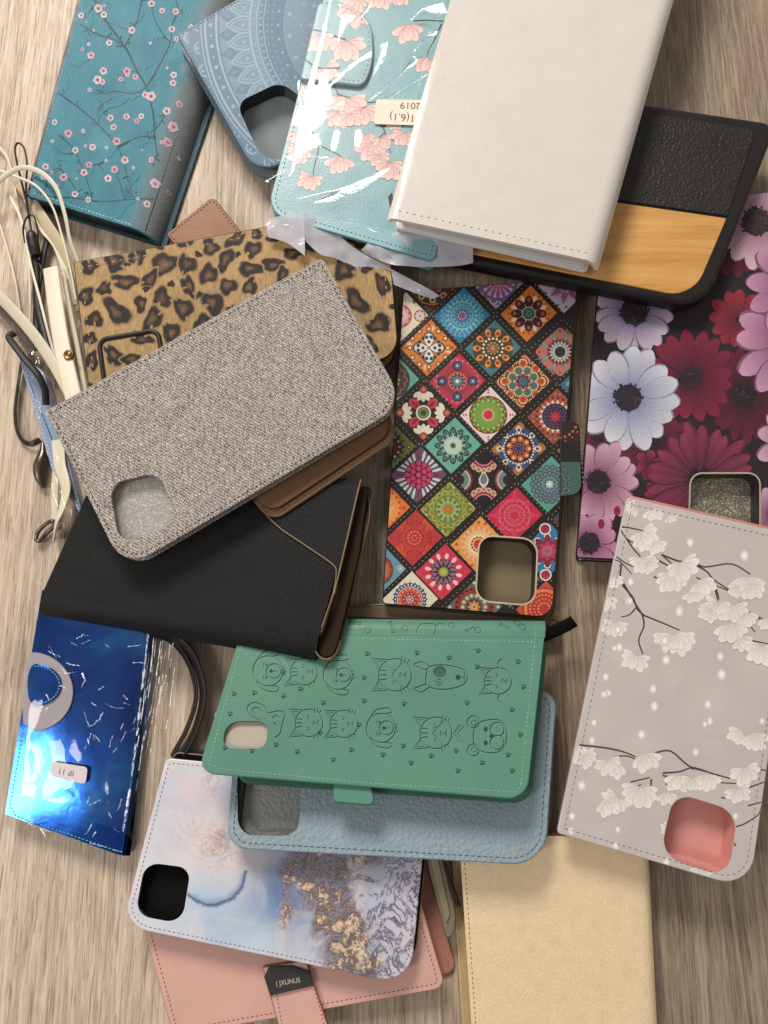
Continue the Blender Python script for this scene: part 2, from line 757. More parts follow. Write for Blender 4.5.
def mat_tweed():
    m, nt, b = base_mat('grey_woven_cloth', .9, .12)
    v = coords(nt, .52)
    jn = noise_(nt, v, 900, 2, .6)
    def wave(d, sc):
        w_ = nn(nt, 'ShaderNodeTexWave', wave_type='BANDS', bands_direction=d)
        w_.inputs['Scale'].default_value = sc; w_.inputs['Distortion'].default_value = 5.0
        w_.inputs['Detail'].default_value = 1.5; w_.inputs['Detail Scale'].default_value = 3.0
        nt.links.new(v, w_.inputs['Vector'])
        return w_.outputs['Fac']
    h = math_(nt, 'MULTIPLY', math_(nt, 'ADD', wave('X', 330), .25), math_(nt, 'ADD', wave('Y', 250), .25))
    thread = noise_(nt, coords(nt, .52, 1, (1, .35, 1)), 1100, 2, .6)
    big = noise_(nt, coords(nt), 200, 2, .6)
    f = math_(nt, 'ADD', math_(nt, 'MULTIPLY', h, .42), math_(nt, 'ADD', math_(nt, 'MULTIPLY', thread, .55), math_(nt, 'MULTIPLY', big, .12)))
    col = ramp_(nt, f, [(.30, C(84, 78, 74)), (.44, C(132, 124, 117)), (.60, C(170, 161, 152)), (.85, C(222, 212, 202))])
    nt.links.new(col, b.inputs['Base Color'])
    bump_(nt, b, f, .3 * MM, 1)
    return m


def mat_glitter(name, base, spark, rough=.35):
    m, nt, b = base_mat(name, rough, .6)
    v = coords(nt)
    vo = nn(nt, 'ShaderNodeTexVoronoi'); vo.inputs['Scale'].default_value = 1900
    nt.links.new(v, vo.inputs['Vector'])
    sep = nn(nt, 'ShaderNodeSeparateColor'); nt.links.new(vo.outputs['Color'], sep.inputs[0])
    col = ramp_(nt, sep.outputs[0], [(0, base), (.62, mixc(base, spark, .15)), (.86, mixc(base, spark, .5)), (.97, spark)])
    nt.links.new(col, b.inputs['Base Color'])
    b.inputs['Metallic'].default_value = .35
    nm = nn(nt, 'ShaderNodeBump'); nm.inputs['Distance'].default_value = .4 * MM
    nt.links.new(sep.outputs[1], nm.inputs['Height']); nt.links.new(nm.outputs[0], b.inputs['Normal'])
    return m


def mat_wood():
    m, nt, b = base_mat('weathered_oak_boards', .5, .3)
    v0 = coords(nt)
    w = noise_(nt, coords(nt, 0, 1, (1, .3, 1)), 9, 2, .5)
    def gv(sx, sy, amp, rot=0.02, off=0.0):
        tc = nn(nt, 'ShaderNodeTexCoord')
        cb = nn(nt, 'ShaderNodeCombineXYZ')
        nt.links.new(math_(nt, 'ADD', math_(nt, 'MULTIPLY', math_(nt, 'SUBTRACT', w, .5), amp), off), cb.inputs[0])
        ad = nn(nt, 'ShaderNodeVectorMath', operation='ADD')
        nt.links.new(tc.outputs['Object'], ad.inputs[0]); nt.links.new(cb.outputs[0], ad.inputs[1])
        mp = nn(nt, 'ShaderNodeMapping')
        mp.inputs['Scale'].default_value = (sx, sy, 1); mp.inputs['Rotation'].default_value = (0, 0, rot)
        nt.links.new(ad.outputs[0], mp.inputs['Vector'])
        return mp.outputs[0]
    broad = noise_(nt, gv(1, .045, .012), 90, 3, .6, .2)
    mid = noise_(nt, gv(1, .03, .014, .03), 420, 4, .62, .35)
    fine = noise_(nt, gv(1, .022, .014, .0), 1100, 4, .75, .1)
    pores = noise_(nt, gv(1, .04, .014, .04, .3), 800, 2, .5)
    cream = noise_(nt, gv(1, .04, .016, -.04, .7), 520, 3, .55, .3)
    s = math_(nt, 'ADD', math_(nt, 'MULTIPLY', broad, .25), math_(nt, 'ADD', math_(nt, 'MULTIPLY', mid, .32), math_(nt, 'MULTIPLY', fine, .43)))
    light = ramp_(nt, s, [(.37, C(150, 129, 110)), (.465, C(184, 163, 142)), (.53, C(202, 181, 160)), (.63, C(222, 203, 182))])
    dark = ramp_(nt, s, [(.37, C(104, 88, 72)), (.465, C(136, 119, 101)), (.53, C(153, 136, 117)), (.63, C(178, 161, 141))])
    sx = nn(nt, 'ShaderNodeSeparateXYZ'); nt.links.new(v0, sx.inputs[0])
    light_falloff = math_(nt, 'ADD', math_(nt, 'MULTIPLY', math_(nt, 'ADD', sx.outputs[0], .03), 5.0), .42, True)  # wood painted darker to the right, standing in for light falloff
    col = mixrgb(nt, light, dark, light_falloff)
    cm = ramp_(nt, cream, [(.555, (0, 0, 0)), (.61, (1, 1, 1))])
    lite = mixrgb(nt, C(232, 212, 184), C(184, 164, 138), light_falloff)
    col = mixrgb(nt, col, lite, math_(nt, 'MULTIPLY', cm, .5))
    pm = ramp_(nt, pores, [(.345, (1, 1, 1)), (.372, (0, 0, 0))])
    col = mixrgb(nt, col, C(104, 82, 66), math_(nt, 'MULTIPLY', pm, .5))
    hair = noise_(nt, gv(1, .06, .014, .03, 1.7), 1700, 2, .5)
    hm = ramp_(nt, hair, [(.33, (1, 1, 1)), (.37, (0, 0, 0))])
    col = mixrgb(nt, col, C(110, 90, 74), math_(nt, 'MULTIPLY', hm, .5))
    hl = ramp_(nt, hair, [(.62, (0, 0, 0)), (.66, (1, 1, 1))])
    col = mixrgb(nt, col, mixrgb(nt, C(232, 218, 198), C(190, 174, 152), light_falloff), math_(nt, 'MULTIPLY', hl, .4))
    nt.links.new(col, b.inputs['Base Color'])
    r = math_(nt, 'ADD', math_(nt, 'MULTIPLY', s, .25), .36)
    nt.links.new(r, b.inputs['Roughness'])
    h = math_(nt, 'SUBTRACT', math_(nt, 'ADD', math_(nt, 'MULTIPLY', s, 1.0), math_(nt, 'MULTIPLY', cm, .08)), math_(nt, 'MULTIPLY', pm, .3))
    bump_(nt, b, h, .35 * MM, .8)
    return m


def mat_film(name='clear_film', rough=.06, tint=(1, 1, 1), haze=0.0, amp=.5, sc=40, gmix=1.0):
    m = bpy.data.materials.new(name)
    m.use_nodes = True
    nt = m.node_tree
    nt.nodes.clear()
    out = nn(nt, 'ShaderNodeOutputMaterial')
    tr = nn(nt, 'ShaderNodeBsdfTransparent'); tr.inputs[0].default_value = (*tint, 1)
    gl = nn(nt, 'ShaderNodeBsdfGlossy'); gl.inputs['Roughness'].default_value = rough
    lw = nn(nt, 'ShaderNodeLayerWeight'); lw.inputs['Blend'].default_value = .5
    v = coords(nt)
    n1 = noise_(nt, v, sc, 3, .55, .8)
    n2 = noise_(nt, v, sc * 3.1, 2, .5, .5)
    rid = math_(nt, 'ABSOLUTE', math_(nt, 'SUBTRACT', n1, .5))
    h = math_(nt, 'ADD', math_(nt, 'MULTIPLY', rid, -1.4), math_(nt, 'MULTIPLY', n2, .25))
    nb = nn(nt, 'ShaderNodeBump'); nb.inputs['Distance'].default_value = amp * MM * 10
    nt.links.new(h, nb.inputs['Height'])
    nt.links.new(nb.outputs[0], gl.inputs['Normal']); nt.links.new(nb.outputs[0], lw.inputs['Normal'])
    mx = nn(nt, 'ShaderNodeMixShader')
    fr = math_(nt, 'ADD', math_(nt, 'MULTIPLY', math_(nt, 'POWER', lw.outputs['Facing'], 4.0), .7), .055)
    nt.links.new(math_(nt, 'MULTIPLY', fr, gmix, True), mx.inputs[0])
    base = tr.outputs[0]
    if haze:
        df = nn(nt, 'ShaderNodeBsdfDiffuse'); df.inputs[0].default_value = (.82, .82, .9, 1)
        tl = nn(nt, 'ShaderNodeBsdfTranslucent'); tl.inputs[0].default_value = (.8, .8, .88, 1)
        m1 = nn(nt, 'ShaderNodeMixShader'); m1.inputs[0].default_value = .35
        nt.links.new(df.outputs[0], m1.inputs[1]); nt.links.new(tl.outputs[0], m1.inputs[2])
        m2 = nn(nt, 'ShaderNodeMixShader'); m2.inputs[0].default_value = haze
        nt.links.new(tr.outputs[0], m2.inputs[1]); nt.links.new(m1.outputs[0], m2.inputs[2])
        base = m2.outputs[0]
    nt.links.new(base, mx.inputs[1]); nt.links.new(gl.outputs[0], mx.inputs[2])
    nt.links.new(mx.outputs[0], out.inputs[0])
    return m


def mat_metal(name, col, rough=.25):
    m, nt, b = base_mat(name, rough, .5, 1.0)
    v = coords(nt)
    n = noise_(nt, v, 300, 3)
    nt.links.new(mixrgb(nt, col, tuple(x * .6 for x in col), n), b.inputs['Base Color'])
    return m


def mat_foil():
    m, nt, b = base_mat('blue_mirror_foil', .09, .5, 1.0)
    v = coords(nt)
    n1 = noise_(nt, v, 26, 3, .55, .6)
    col = ramp_(nt, n1, [(.35, C(30, 68, 148)), (.55, C(44, 96, 182)), (.7, C(60, 140, 206))])
    nt.links.new(col, b.inputs['Base Color'])
    h = math_(nt, 'ADD', math_(nt, 'MULTIPLY', noise_(nt, v, 30, 2, .5), 1.0), math_(nt, 'MULTIPLY', noise_(nt, v, 120, 3, .5, .6), .16))
    bump_(nt, b, h, 1.6 * MM, .11)
    return m


def mat_bamboo():
    m, nt, b = base_mat('bamboo_veneer', .45, .4)
    v = coords(nt, .17, 1, (.08, 1, 1))
    s = noise_(nt, v, 420, 4, .6)
    s2 = noise_(nt, v, 110, 2, .5)
    f = math_(nt, 'ADD', math_(nt, 'MULTIPLY', s, .5), math_(nt, 'MULTIPLY', s2, .5))
    nt.links.new(ramp_(nt, f, [(.3, C(176, 122, 58)), (.5, C(205, 152, 84)), (.7, C(222, 172, 104))]), b.inputs['Base Color'])
    bump_(nt, b, s, .06 * MM, 1)
    return m


def mat_leopard():
    m, nt, b = base_mat('leopard_print_hide', .6, .25)
    at = nn(nt, 'ShaderNodeAttribute', attribute_name='Col')
    h = noise_(nt, coords(nt, -.5, 1, (1, .22, 1)), 1100, 3, .7)
    big = noise_(nt, coords(nt), 40, 3, .6)
    f = math_(nt, 'ADD', math_(nt, 'MULTIPLY', math_(nt, 'SUBTRACT', h, .5), 1.3), math_(nt, 'ADD', math_(nt, 'MULTIPLY', math_(nt, 'SUBTRACT', big, .5), .7), 1.0))
    vm = nn(nt, 'ShaderNodeVectorMath', operation='SCALE')
    nt.links.new(at.outputs['Color'], vm.inputs[0]); nt.links.new(f, vm.inputs['Scale'])
    nt.links.new(vm.outputs[0], b.inputs['Base Color'])
    bump_(nt, b, h, .2 * MM, .7)
    return m


def mat_marble():
    """watercolour marble: the broad colour regions come from the mesh, the veins from noise"""
    m, nt, b = base_mat('marble_print', .3, .5)
    at = nn(nt, 'ShaderNodeAttribute', attribute_name='Col')      # base wash
    mk = nn(nt, 'ShaderNodeAttribute', attribute_name='Mask')     # r gold, g veins, b rust
    sp = nn(nt, 'ShaderNodeSeparateColor'); nt.links.new(mk.outputs['Color'], sp.inputs[0])
    v = coords(nt)
    n1 = noise_(nt, v, 120, 8, .74, .6)
    n2 = noise_(nt, v, 110, 8, .7, 1.5)
    n3 = noise_(nt, v, 34, 4, .6, .5)
    n4 = noise_(nt, v, 48, 5, .65, .8)
    wash = mixrgb(nt, at.outputs['Color'], C(160, 174, 198), math_(nt, 'MULTIPLY', ramp_(nt, n3, [(.45, (0, 0, 0)), (.72, (1, 1, 1))]), .45))
    wash = mixrgb(nt, wash, C(226, 212, 210), math_(nt, 'MULTIPLY', ramp_(nt, n4, [(.5, (0, 0, 0)), (.68, (1, 1, 1))]), .5))
    # gold / dark-brown crust
    n5 = noise_(nt, v, 300, 5, .7, .8)
    cr = math_(nt, 'ADD', math_(nt, 'MULTIPLY', n1, .45), math_(nt, 'ADD', math_(nt, 'MULTIPLY', noise_(nt, v, 46, 4, .6, 1.5), .25), math_(nt, 'MULTIPLY', n5, .30)))
    crust = ramp_(nt, cr, [(.36, C(226, 200, 168)), (.40, C(150, 124, 112)), (.44, C(96, 88, 100)), (.48, C(150, 146, 164)), (.505, C(104, 92, 96)), (.53, C(134, 112, 104)), (.555, C(216, 182, 146)), (.58, C(240, 218, 186)), (.60, C(116, 100, 100)), (.66, C(176, 178, 198))])
    gm = math_(nt, 'SUBTRACT', math_(nt, 'ADD', sp.outputs[0], math_(nt, 'MULTIPLY', n2, 1.1)), .85)
    gm = ramp_(nt, gm, [(.06, (0, 0, 0)), (.40, (1, 1, 1))])
    c = mixrgb(nt, wash, crust, gm)
    # dark thin veins
    ve = math_(nt, 'ABSOLUTE', math_(nt, 'SUBTRACT', noise_(nt, v, 80, 7, .7, .7), .5))
    vm = ramp_(nt, ve, [(.008, (1, 1, 1)), (.034, (0, 0, 0))])
    c = mixrgb(nt, c, C(92, 88, 104), math_(nt, 'MULTIPLY', math_(nt, 'MULTIPLY', vm, sp.outputs[1]), .95))
    # rust crackle
    ru = math_(nt, 'ABSOLUTE', math_(nt, 'SUBTRACT', noise_(nt, v, 170, 6, .7, .7), .5))
    rm = ramp_(nt, ru, [(.006, (1, 1, 1)), (.05, (0, 0, 0))])
    c = mixrgb(nt, c, C(184, 138, 116), math_(nt, 'MULTIPLY', math_(nt, 'MULTIPLY', rm, sp.outputs[2]), .8))
    nt.links.new(c, b.inputs['Base Color'])
    bump_(nt, b, noise_(nt, v, 70, 2, .5), .4 * MM, .5)
    return m


MAT['tweed'] = mat_tweed()
MAT['glit_light'] = mat_glitter('pale_glitter_lining', C(172, 168, 164), C(232, 228, 220))
MAT['glit_dark'] = mat_glitter('grey_glitter_lining', C(118, 112, 102), C(240, 230, 200))
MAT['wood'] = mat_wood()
MAT['film'] = mat_film('clear_film', .05, amp=.012, sc=30)
MAT['film_crinkle'] = mat_film('crinkled_clear_film', .05, amp=.012, sc=34, gmix=.55)
MAT['film_milky'] = mat_film('milky_film', .18, haze=.86, amp=.12, sc=60)
MAT['brass'] = mat_metal('old_brass', C(150, 118, 70), .3)
MAT['gunmetal'] = mat_metal('gunmetal', C(110, 98, 88), .3)
MAT['foil'] = mat_foil()
MAT['bamboo'] = mat_bamboo()
MAT['leopard'] = mat_leopard()
MAT['marble'] = mat_marble()


# ------------------------------------------------------------------ folding phone case
def wallet(name, label, P, corners, radii, T, mat, col, side=None, cover=2.0, hole=None, tray=None, lining=None,
           lining_mat='felt', low_shift=(0, 0), low_mat=None, low_col=None, rim=None, pattern=None, stitch=None,
           spine=None, bend=None, tray_k=.955, tray_mat='plastic', hole_wall=None,
           stitch_in=4.5, stitch_skip=None, cat='phone case', bevel=.5, low_scale=1.0, no_tray=False, folds_grid=None):
    """book-style case: upper cover (the printed one), the tray that grips the phone, lower cover"""
    outline = rounded(corners, radii)
    root = thing(name, label, cat, centroid(P, outline, T), 'phone cases piled on the table')
    side = side or tuple(v * .8 for v in col)
    mb = MB(); mb.P = P
    hs = [hole] if hole else []
    slab(mb, P, outline, 0.0, cover, col, side, hs, bevel, 0, 0, hole_wall or side)
    mb.clip = inset(outline, 1.0)
    mb.holes = [scaled(hole, 1.02)] if hole else []
    if pattern:
        pattern(mb)
    if rim and hole:
        h = hole; h2 = inset(hole, -1.6)
        mb2h, mb.holes = mb.holes, []
        mb.up(); mb.up()
        N = len(h)
        for i in range(N):
            mb.poly([h[i - 1], h[i], h2[i], h2[i - 1]], rim, False)
        mb.holes = mb2h
    upper = mb.build('upper_cover', [mat if not isinstance(mat, str) else MAT[mat], MAT['thread']], root)
    if stitch:
        sb = MB(); sb.P = P
        sb.dashes(inset(outline, stitch_in), stitch[1], stitch[2], stitch[3], stitch[0], closed=True, skip=stitch_skip, h=.12)
        sb.build('stitching', MAT['thread'], root)
    if not no_tray:
        tb = MB()
        th = T - 2 * cover - .2
        th_hole = [scaled(hole, 1.012)] if hole else []
        slab(tb, P, scaled(outline, tray_k), cover + .04, th, tray or side, tray or side, th_hole, min(1.5, th * .3), chole=hole_wall)
        tb.build('phone_tray', MAT[tray_mat], root)
    lb = MB()
    lo = shifted(scaled(outline, low_scale), low_shift)
    slab(lb, P, lo, T - cover, cover, lining or (low_col or side), low_col or side, (), bevel, 0, 1)
    lb.build('lower_cover', [MAT[lining_mat], low_mat or (mat if not isinstance(mat, str) else MAT[mat])], root)
    if spine:
        a, b, bulge = spine
        pb = MB()
        sweep_spine(pb, P, a, b, T, bulge, low_col or col)
        pb.build('spine', mat if not isinstance(mat, str) else MAT[mat], root)
    return root, outline
MAT['film_glint'] = mat_film('creased_clear_film', .13, amp=.03, sc=90, gmix=1.0)

GRP = 'phone cases piled on the table'


def gdisk(mb, c, r, c0, c1, n=12, ry=None):
    mb.up()
    ry = r if ry is None else ry
    for k in range(n):
        a, b = 2 * math.pi * k / n, 2 * math.pi * (k + 1) / n
        mb.poly([c, (c[0] + r * math.cos(a), c[1] + ry * math.sin(a)), (c[0] + r * math.cos(b), c[1] + ry * math.sin(b))], [c0, c1, c1], False)


def bent_cover(mb, P, q, nu, nv, th, col, m=0, cside=None):
    """cover over a folded surface; q = 4 px corners A,B,C,D (A->B runs across the fold)"""
    A, B, Cc, D = [P.flat(*p) for p in q]
    cside = cside or col
    def pt(i, j, off):
        u, v = i / nu, j / nv
        return P.lift(A.lerp(B, u).lerp(D.lerp(Cc, u), v), off)
    top = [[pt(i, j, 0) for i in range(nu + 1)] for j in range(nv + 1)]
    bot = [[pt(i, j, -th * MM) for i in range(nu + 1)] for j in range(nv + 1)]
    nrm = (top[0][1] - top[0][0]).cross(top[1][0] - top[0][0])
    fl = nrm.dot(P.n) < 0
    mb.grid(top, col, m, True, flip=fl)
    mb.grid(bot, cside, m, True, flip=not fl)
    mb.grid([top[0], bot[0]], cside, m, False, flip=not fl)
    mb.grid([top[-1], bot[-1]], cside, m, False, flip=fl)
    mb.grid([[r[0] for r in top], [r[0] for r in bot]], cside, m, False, flip=fl)
    mb.grid([[r[-1] for r in top], [r[-1] for r in bot]], cside, m, False, flip=not fl)


# ================================================================== table
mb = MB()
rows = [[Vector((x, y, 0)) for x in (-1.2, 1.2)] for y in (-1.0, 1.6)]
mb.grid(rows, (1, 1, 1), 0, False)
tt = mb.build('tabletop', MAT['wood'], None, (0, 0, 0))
tt['kind'] = 'structure'

# ================================================================== teal case with blossom twigs
P = Pl(13)
q = [(110, -110), (274, -104), (160, 236), (29, 196)]
P.fold((244, -106), (128, 228), (200, 100), 15)
root = thing('wallet_case', 'teal case printed with pink blossom twigs, grey glare painted on its spine beside the lace case', 'phone case', centroid(P, q, 13), GRP)
mb = MB(); mb.P = P
TEAL = C(62, 140, 158)
bent_cover(mb, P, q, 130, 20, 2.0, TEAL, cside=C(40, 78, 92))
mb.clip = inset(q, 1.5)
Z = 2.56
# glare on the spine, painted as a fade from teal to grey
for k in range(30):
    t = k / 29
    u0, u1 = .72 + .275 * k / 30, .72 + .275 * (k + 1) / 30
    def lp(u, v):
        a = (q[0][0] + (q[1][0] - q[0][0]) * u, q[0][1] + (q[1][1] - q[0][1]) * u)
        b = (q[3][0] + (q[2][0] - q[3][0]) * u, q[3][1] + (q[2][1] - q[3][1]) * u)
        return (a[0] + (b[0] - a[0]) * v, a[1] + (b[1] - a[1]) * v)
    c0 = mixc(TEAL, C(126, 132, 134), min(1, max(0, (u0 - .72) / .15)))
    c1 = mixc(TEAL, C(126, 132, 134), min(1, max(0, (u1 - .72) / .15)))
    if k == 0: mb.up()
    for j in range(12):
        v0, v1 = j / 12, (j + 1) / 12
        mb.poly([lp(u0, v0), lp(u1, v0), lp(u1, v1), lp(u0, v1)], [c0, c1, c1, c0], False)
mb.off = .13 * MM
# lighter and darker washes in the teal ground
for _ in range(46):
    x, y = random.uniform(20, 190), random.uniform(-20, 220)
    if x > 165 - (y - 100) * .3 : continue
    gc = random.choice([C(88, 166, 180), C(50, 122, 142), C(74, 152, 170), C(44, 108, 128)])
    r = random.uniform(10, 26)
    mb.up()
    # soft edged blot
    n = 14
    pr = [r * random.uniform(.7, 1.2) for _ in range(n)]
    mid = mixc(TEAL, gc, .55)
    for k in range(n):
        a, b = 2 * math.pi * k / n, 2 * math.pi * (k + 1) / n
        mb.poly([(x, y), (x + pr[k] * math.cos(a), y + pr[k] * math.sin(a)), (x + pr[(k + 1) % n] * math.cos(b), y + pr[(k + 1) % n] * math.sin(b))], [mid, TEAL, TEAL], False)
BR = C(38, 62, 74)
twigs = [([(236, -20), (262, 40), (320, 120), (350, 180), (375, 225), (392, 290), (395, 335), (402, 400)], 6, 3),
         ([(375, 225), (408, 168), (436, 112), (440, 70), (455, 20), (440, -20)], 4.5, 2.5),
         ([(320, 120), (290, 100), (250, 88), (205, 62)], 3.5, 2), ([(365, -10), (352, 50), (330, 100), (320, 118)], 3.5, 2.5),
         ([(375, 225), (340, 240), (300, 235), (265, 240), (236, 240)], 3, 1.8), ([(290, 250), (262, 268), (252, 280)], 2.5, 1.5),
         ([(92, 498), (150, 505), (190, 507), (260, 516), (320, 512), (390, 506)], 4, 2.5),
         ([(320, 512), (308, 470), (292, 440)], 3, 1.8), ([(320, 512), (335, 480), (360, 450)], 2.5, 1.5),
         ([(148, 238), (200, 275), (250, 318), (300, 375), (318, 420), (330, 470)], 4, 2),
         ([(250, 318), (262, 290), (280, 300)], 2.5, 1.5), ([(300, 375), (360, 350), (400, 352)], 3, 1.6),
         ([(150, 345), (176, 368), (196, 392), (214, 440), (236, 500)], 3.5, 2), ([(196, 392), (170, 395), (140, 380)], 2.2, 1.4),
         ([(112, 448), (150, 432), (166, 445), (190, 478), (192, 500)], 3, 1.6), ([(214, 440), (250, 420), (275, 455)], 2.5, 1.4),
         ([(440, 112), (470, 90), (500, 60)], 3, 1.6), ([(436, 112), (400, 60), (388, 14)], 3, 1.6), ([(455, 20), (470, 40)], 2, 1.2),
         ([(395, 335), (420, 300), (428, 285)], 2.6, 1.4), ([(350, 180), (325, 190), (310, 205)], 2.4, 1.4), ([(240, 20), (225, 35), (210, 42)], 2.4, 1.4),
         ([(400, 400), (392, 412)], 2, 1.2), ([(110, 500), (120, 470), (112, 450)], 2.4, 1.4), ([(236, 500), (232, 515)], 2, 1.4)]
for pts, w, w1 in twigs:
    mb.stroke([(x / Z, y / Z) for x, y in spline(pts, 5)], w / Z * 1.05, mixc(BR, TEAL, .15), w1=w1 / Z)
for k in range(90):       # thin buds along the twigs
    pts, w, w1 = random.choice(twigs)
    i = random.randrange(len(pts) - 1); t = random.random()
    x = (pts[i][0] + (pts[i + 1][0] - pts[i][0]) * t) / Z; y = (pts[i][1] + (pts[i + 1][1] - pts[i][1]) * t) / Z
    a = random.uniform(0, 6.28); l = random.uniform(3, 8)
    mb.stroke([(x, y), (x + l * math.cos(a), y + l * math.sin(a))], .7, BR, w1=.5)
    mb.disk((x + l * math.cos(a), y + l * math.sin(a)), .8, BR, 6)
bl = [(252, 22, 12), (208, 40, 8), (266, 38, 9), (338, 78, 10), (280, 110, 9), (233, 142, 10), (265, 182, 10), (250, 205, 12), (262, 210, 8),
      (325, 183, 11), (347, 197, 8), (310, 203, 7), (230, 230, 6), (445, 192, 9), (443, 213, 9), (372, 243, 9), (387, 247, 13), (458, 265, 9),
      (427, 285, 11), (283, 302, 9), (324, 299, 9), (350, 310, 7), (362, 298, 8), (291, 326, 9), (442, 322, 13), (140, 313, 8), (175, 342, 11),
      (299, 362, 11), (428, 362, 12), (193, 385, 9), (237, 377, 9), (320, 410, 10), (388, 410, 8), (228, 422, 9), (117, 427, 9), (215, 442, 10),
      (293, 434, 10), (163, 454, 11), (277, 457, 10), (192, 497, 9), (226, 512, 8), (395, 467, 12), (375, 520, 9), (110, 455, 6), (478, 375, 6),
      (388, 10, 10), (415, 28, 8), (450, 30, 9), (440, 75, 9), (490, 70, 8), (452, 100, 7)]
bl += [(random.uniform(120, 470), random.uniform(5, 520), random.uniform(3.5, 6)) for _ in range(26)]
for x, y, r in bl:
    x /= Z; y /= Z; r = r / Z * .92
    a0 = random.uniform(0, 6)
    pk = random.choice([C(222, 186, 194), C(208, 164, 178), C(226, 206, 210), C(214, 194, 198)])
    mb.up()
    for k in range(5):
        a = a0 + k * 2 * math.pi / 5
        mb.up()
        mb.disk((x + math.cos(a) * r * .55, y + math.sin(a) * r * .55), r * .55, jit(pk, .12), 8, False)
    mb.disk((x, y), r * .42, C(168, 92, 118), 8)
    mb.disk((x + .2, y + .1), r * .2, C(92, 50, 62), 6)
mb.build('upper_cover', MAT['teal_cross'], root)
mb = MB()
slab(mb, P, q, 11, 2, C(40, 78, 92), bev=.6); mb.build('lower_cover', MAT['teal_cross'], root)
mb = MB()
slab(mb, P, inset(shifted(q, (-12, 0)), 6), 2.1, 8.8, C(30, 42, 50)); mb.build('phone_tray', MAT['plastic'], root)
mb = MB(); mb.P = P
mb.dashes([(34, 193), (132, 225)], 2.2, 1.6, .9, C(196, 214, 214)); mb.dashes([(32, 186), (112, -110)], 2.4, 2, .8, C(130, 178, 190))
mb.build('stitching', MAT['thread'], root)

# ================================================================== blue-grey lace case
LACE, LACE_D, LACE_L = C(124, 148, 166), C(104, 129, 150), C(152, 175, 189)
P = Pl(tri=[(178, 36, 26), (258, 176, 14), (537, 9, 14)])
hole = rounded([(236, 103), (280, 82), (303, 98), (288, 158), (262, 160)], [12, 10, 10, 14, 14])
def pat_lace(mb):
    c = (367, 25)
    def arc(R0, R1, col): mb.ring(c, R0, R1, col, 120)
    arc(148, 180, LACE_D); arc(84, 108, LACE_D)
    arc(161, 163, LACE_L); arc(165.5, 166.6, LACE_L); arc(150, 152, LACE_L); arc(116, 118.5, LACE_L); arc(110, 111.2, LACE_L); arc(103, 104, LACE_L)
    def pol(R, a): return (c[0] + R * math.cos(a), c[1] + R * math.sin(a))
    N = 46
    for k in range(N):
        a = 2 * math.pi * k / N; w = math.pi / N
        # arches between R 118 and 150, tip outwards
        for s, wd in ((1.0, 1.5), (.62, 1.2)):
            L = [pol(119, a - w * s * .92), pol(126, a - w * s * .95), pol(134 - (1 - s) * 8, a - w * s * .55), pol(141 - (1 - s) * 12, a)]
            R = [pol(119, a + w * s * .92), pol(126, a + w * s * .95), pol(134 - (1 - s) * 8, a + w * s * .55), pol(141 - (1 - s) * 12, a)]
            mb.stroke(spline(L, 4), wd, LACE_L); mb.stroke(spline(R, 4), wd, LACE_L)
        mb.disk(pol(124, a), 1.7, LACE_L, 8)
        # dark diamonds between the tips
        b = a + w
        mb.poly([pol(132, b), pol(139.5, b - w * .62), pol(149, b), pol(139.5, b + w * .62)], LACE_D)
        mb.poly([pol(136, b), pol(140, b - w * .3), pol(145, b), pol(140, b + w * .3)], mixc(LACE_D, LACE, .5))
        # outer scallops beyond R 166
        mb.ring(pol(168, a), 5.2, 6.6, LACE_L, 10, True, a - 1.5, a + 1.5)
        mb.disk(pol(156.5, a), 2.0, LACE_L, 8); mb.disk(pol(156.5, a + w), 1.2, LACE_L, 6)
        mb.disk(pol(171, a), 1.5, LACE_L, 6)
        mb.ring(pol(178, a + w), 4.5, 5.8, LACE_L, 10, True, a + w - 1.5, a + w + 1.5)
        mb.disk(pol(186, a), 2.2, LACE_L, 7)
    for R, n, r in ((113.5, 110, 1.0), (106.5, 100, 1.3), (100, 96, .8), (95, 90, .8), (89, 40, 1.4)):
        mb.up()
        for k in range(n): mb.disk(pol(R, 2 * math.pi * k / n), r, LACE_L, 6, False)
    for R, n, r in ((78, 22, 2.6), (66, 20, 1.6), (56, 18, 2.4), (46, 16, 1.5)):
        for k in range(n):
            a = 2 * math.pi * (k + .5 * (R > 70)) / n
            p = pol(R, a)
            d = (math.cos(a), math.sin(a)); s = (-d[1], d[0])
            mb.poly([(p[0] + d[0] * r * 1.2, p[1] + d[1] * r * 1.2), (p[0] + s[0] * r, p[1] + s[1] * r), (p[0] - d[0] * r, p[1] - d[1] * r), (p[0] - s[0] * r, p[1] - s[1] * r)], mixc(LACE_L, LACE, .05))
    for R, n, r in ((83, 84, .7), (72, 60, .8), (61, 52, .7), (51, 44, .8), (40, 34, .8), (35, 30, .6)):
        mb.up()
        for k in range(n): mb.disk(pol(R, 2 * math.pi * k / n), r, LACE_L, 6, False)
    for k in range(14):
        a = 2 * math.pi * k / 14
        for s in (1.0, .68):
            mb.ring(pol(24, a), 7 * s, 7 * s + 1.1, LACE_L, 12, True, a - 1.9, a + 1.9)
    mb.ring(c, 15, 16.2, LACE_L, 30); mb.ring(c, 9, 10, LACE_L, 24)
lace_c = [(177, 35), (258, 177), (537, 9), (455, -131)]
wallet('wallet_case', 'dusty blue case embossed with lace arches, open camera hole, half under the wrapped blossom case', P, lace_c, [3, 26, 20, 3], 12, 'grain', LACE,
       side=C(96, 120, 140), hole=hole, tray=C(30, 36, 42), lining=C(150, 158, 158), pattern=pat_lace, hole_wall=C(40, 48, 56), lining_mat='felt', low_col=LACE_D,
       stitch=(C(104, 128, 146), 2, 2, .8), stitch_in=2.2)

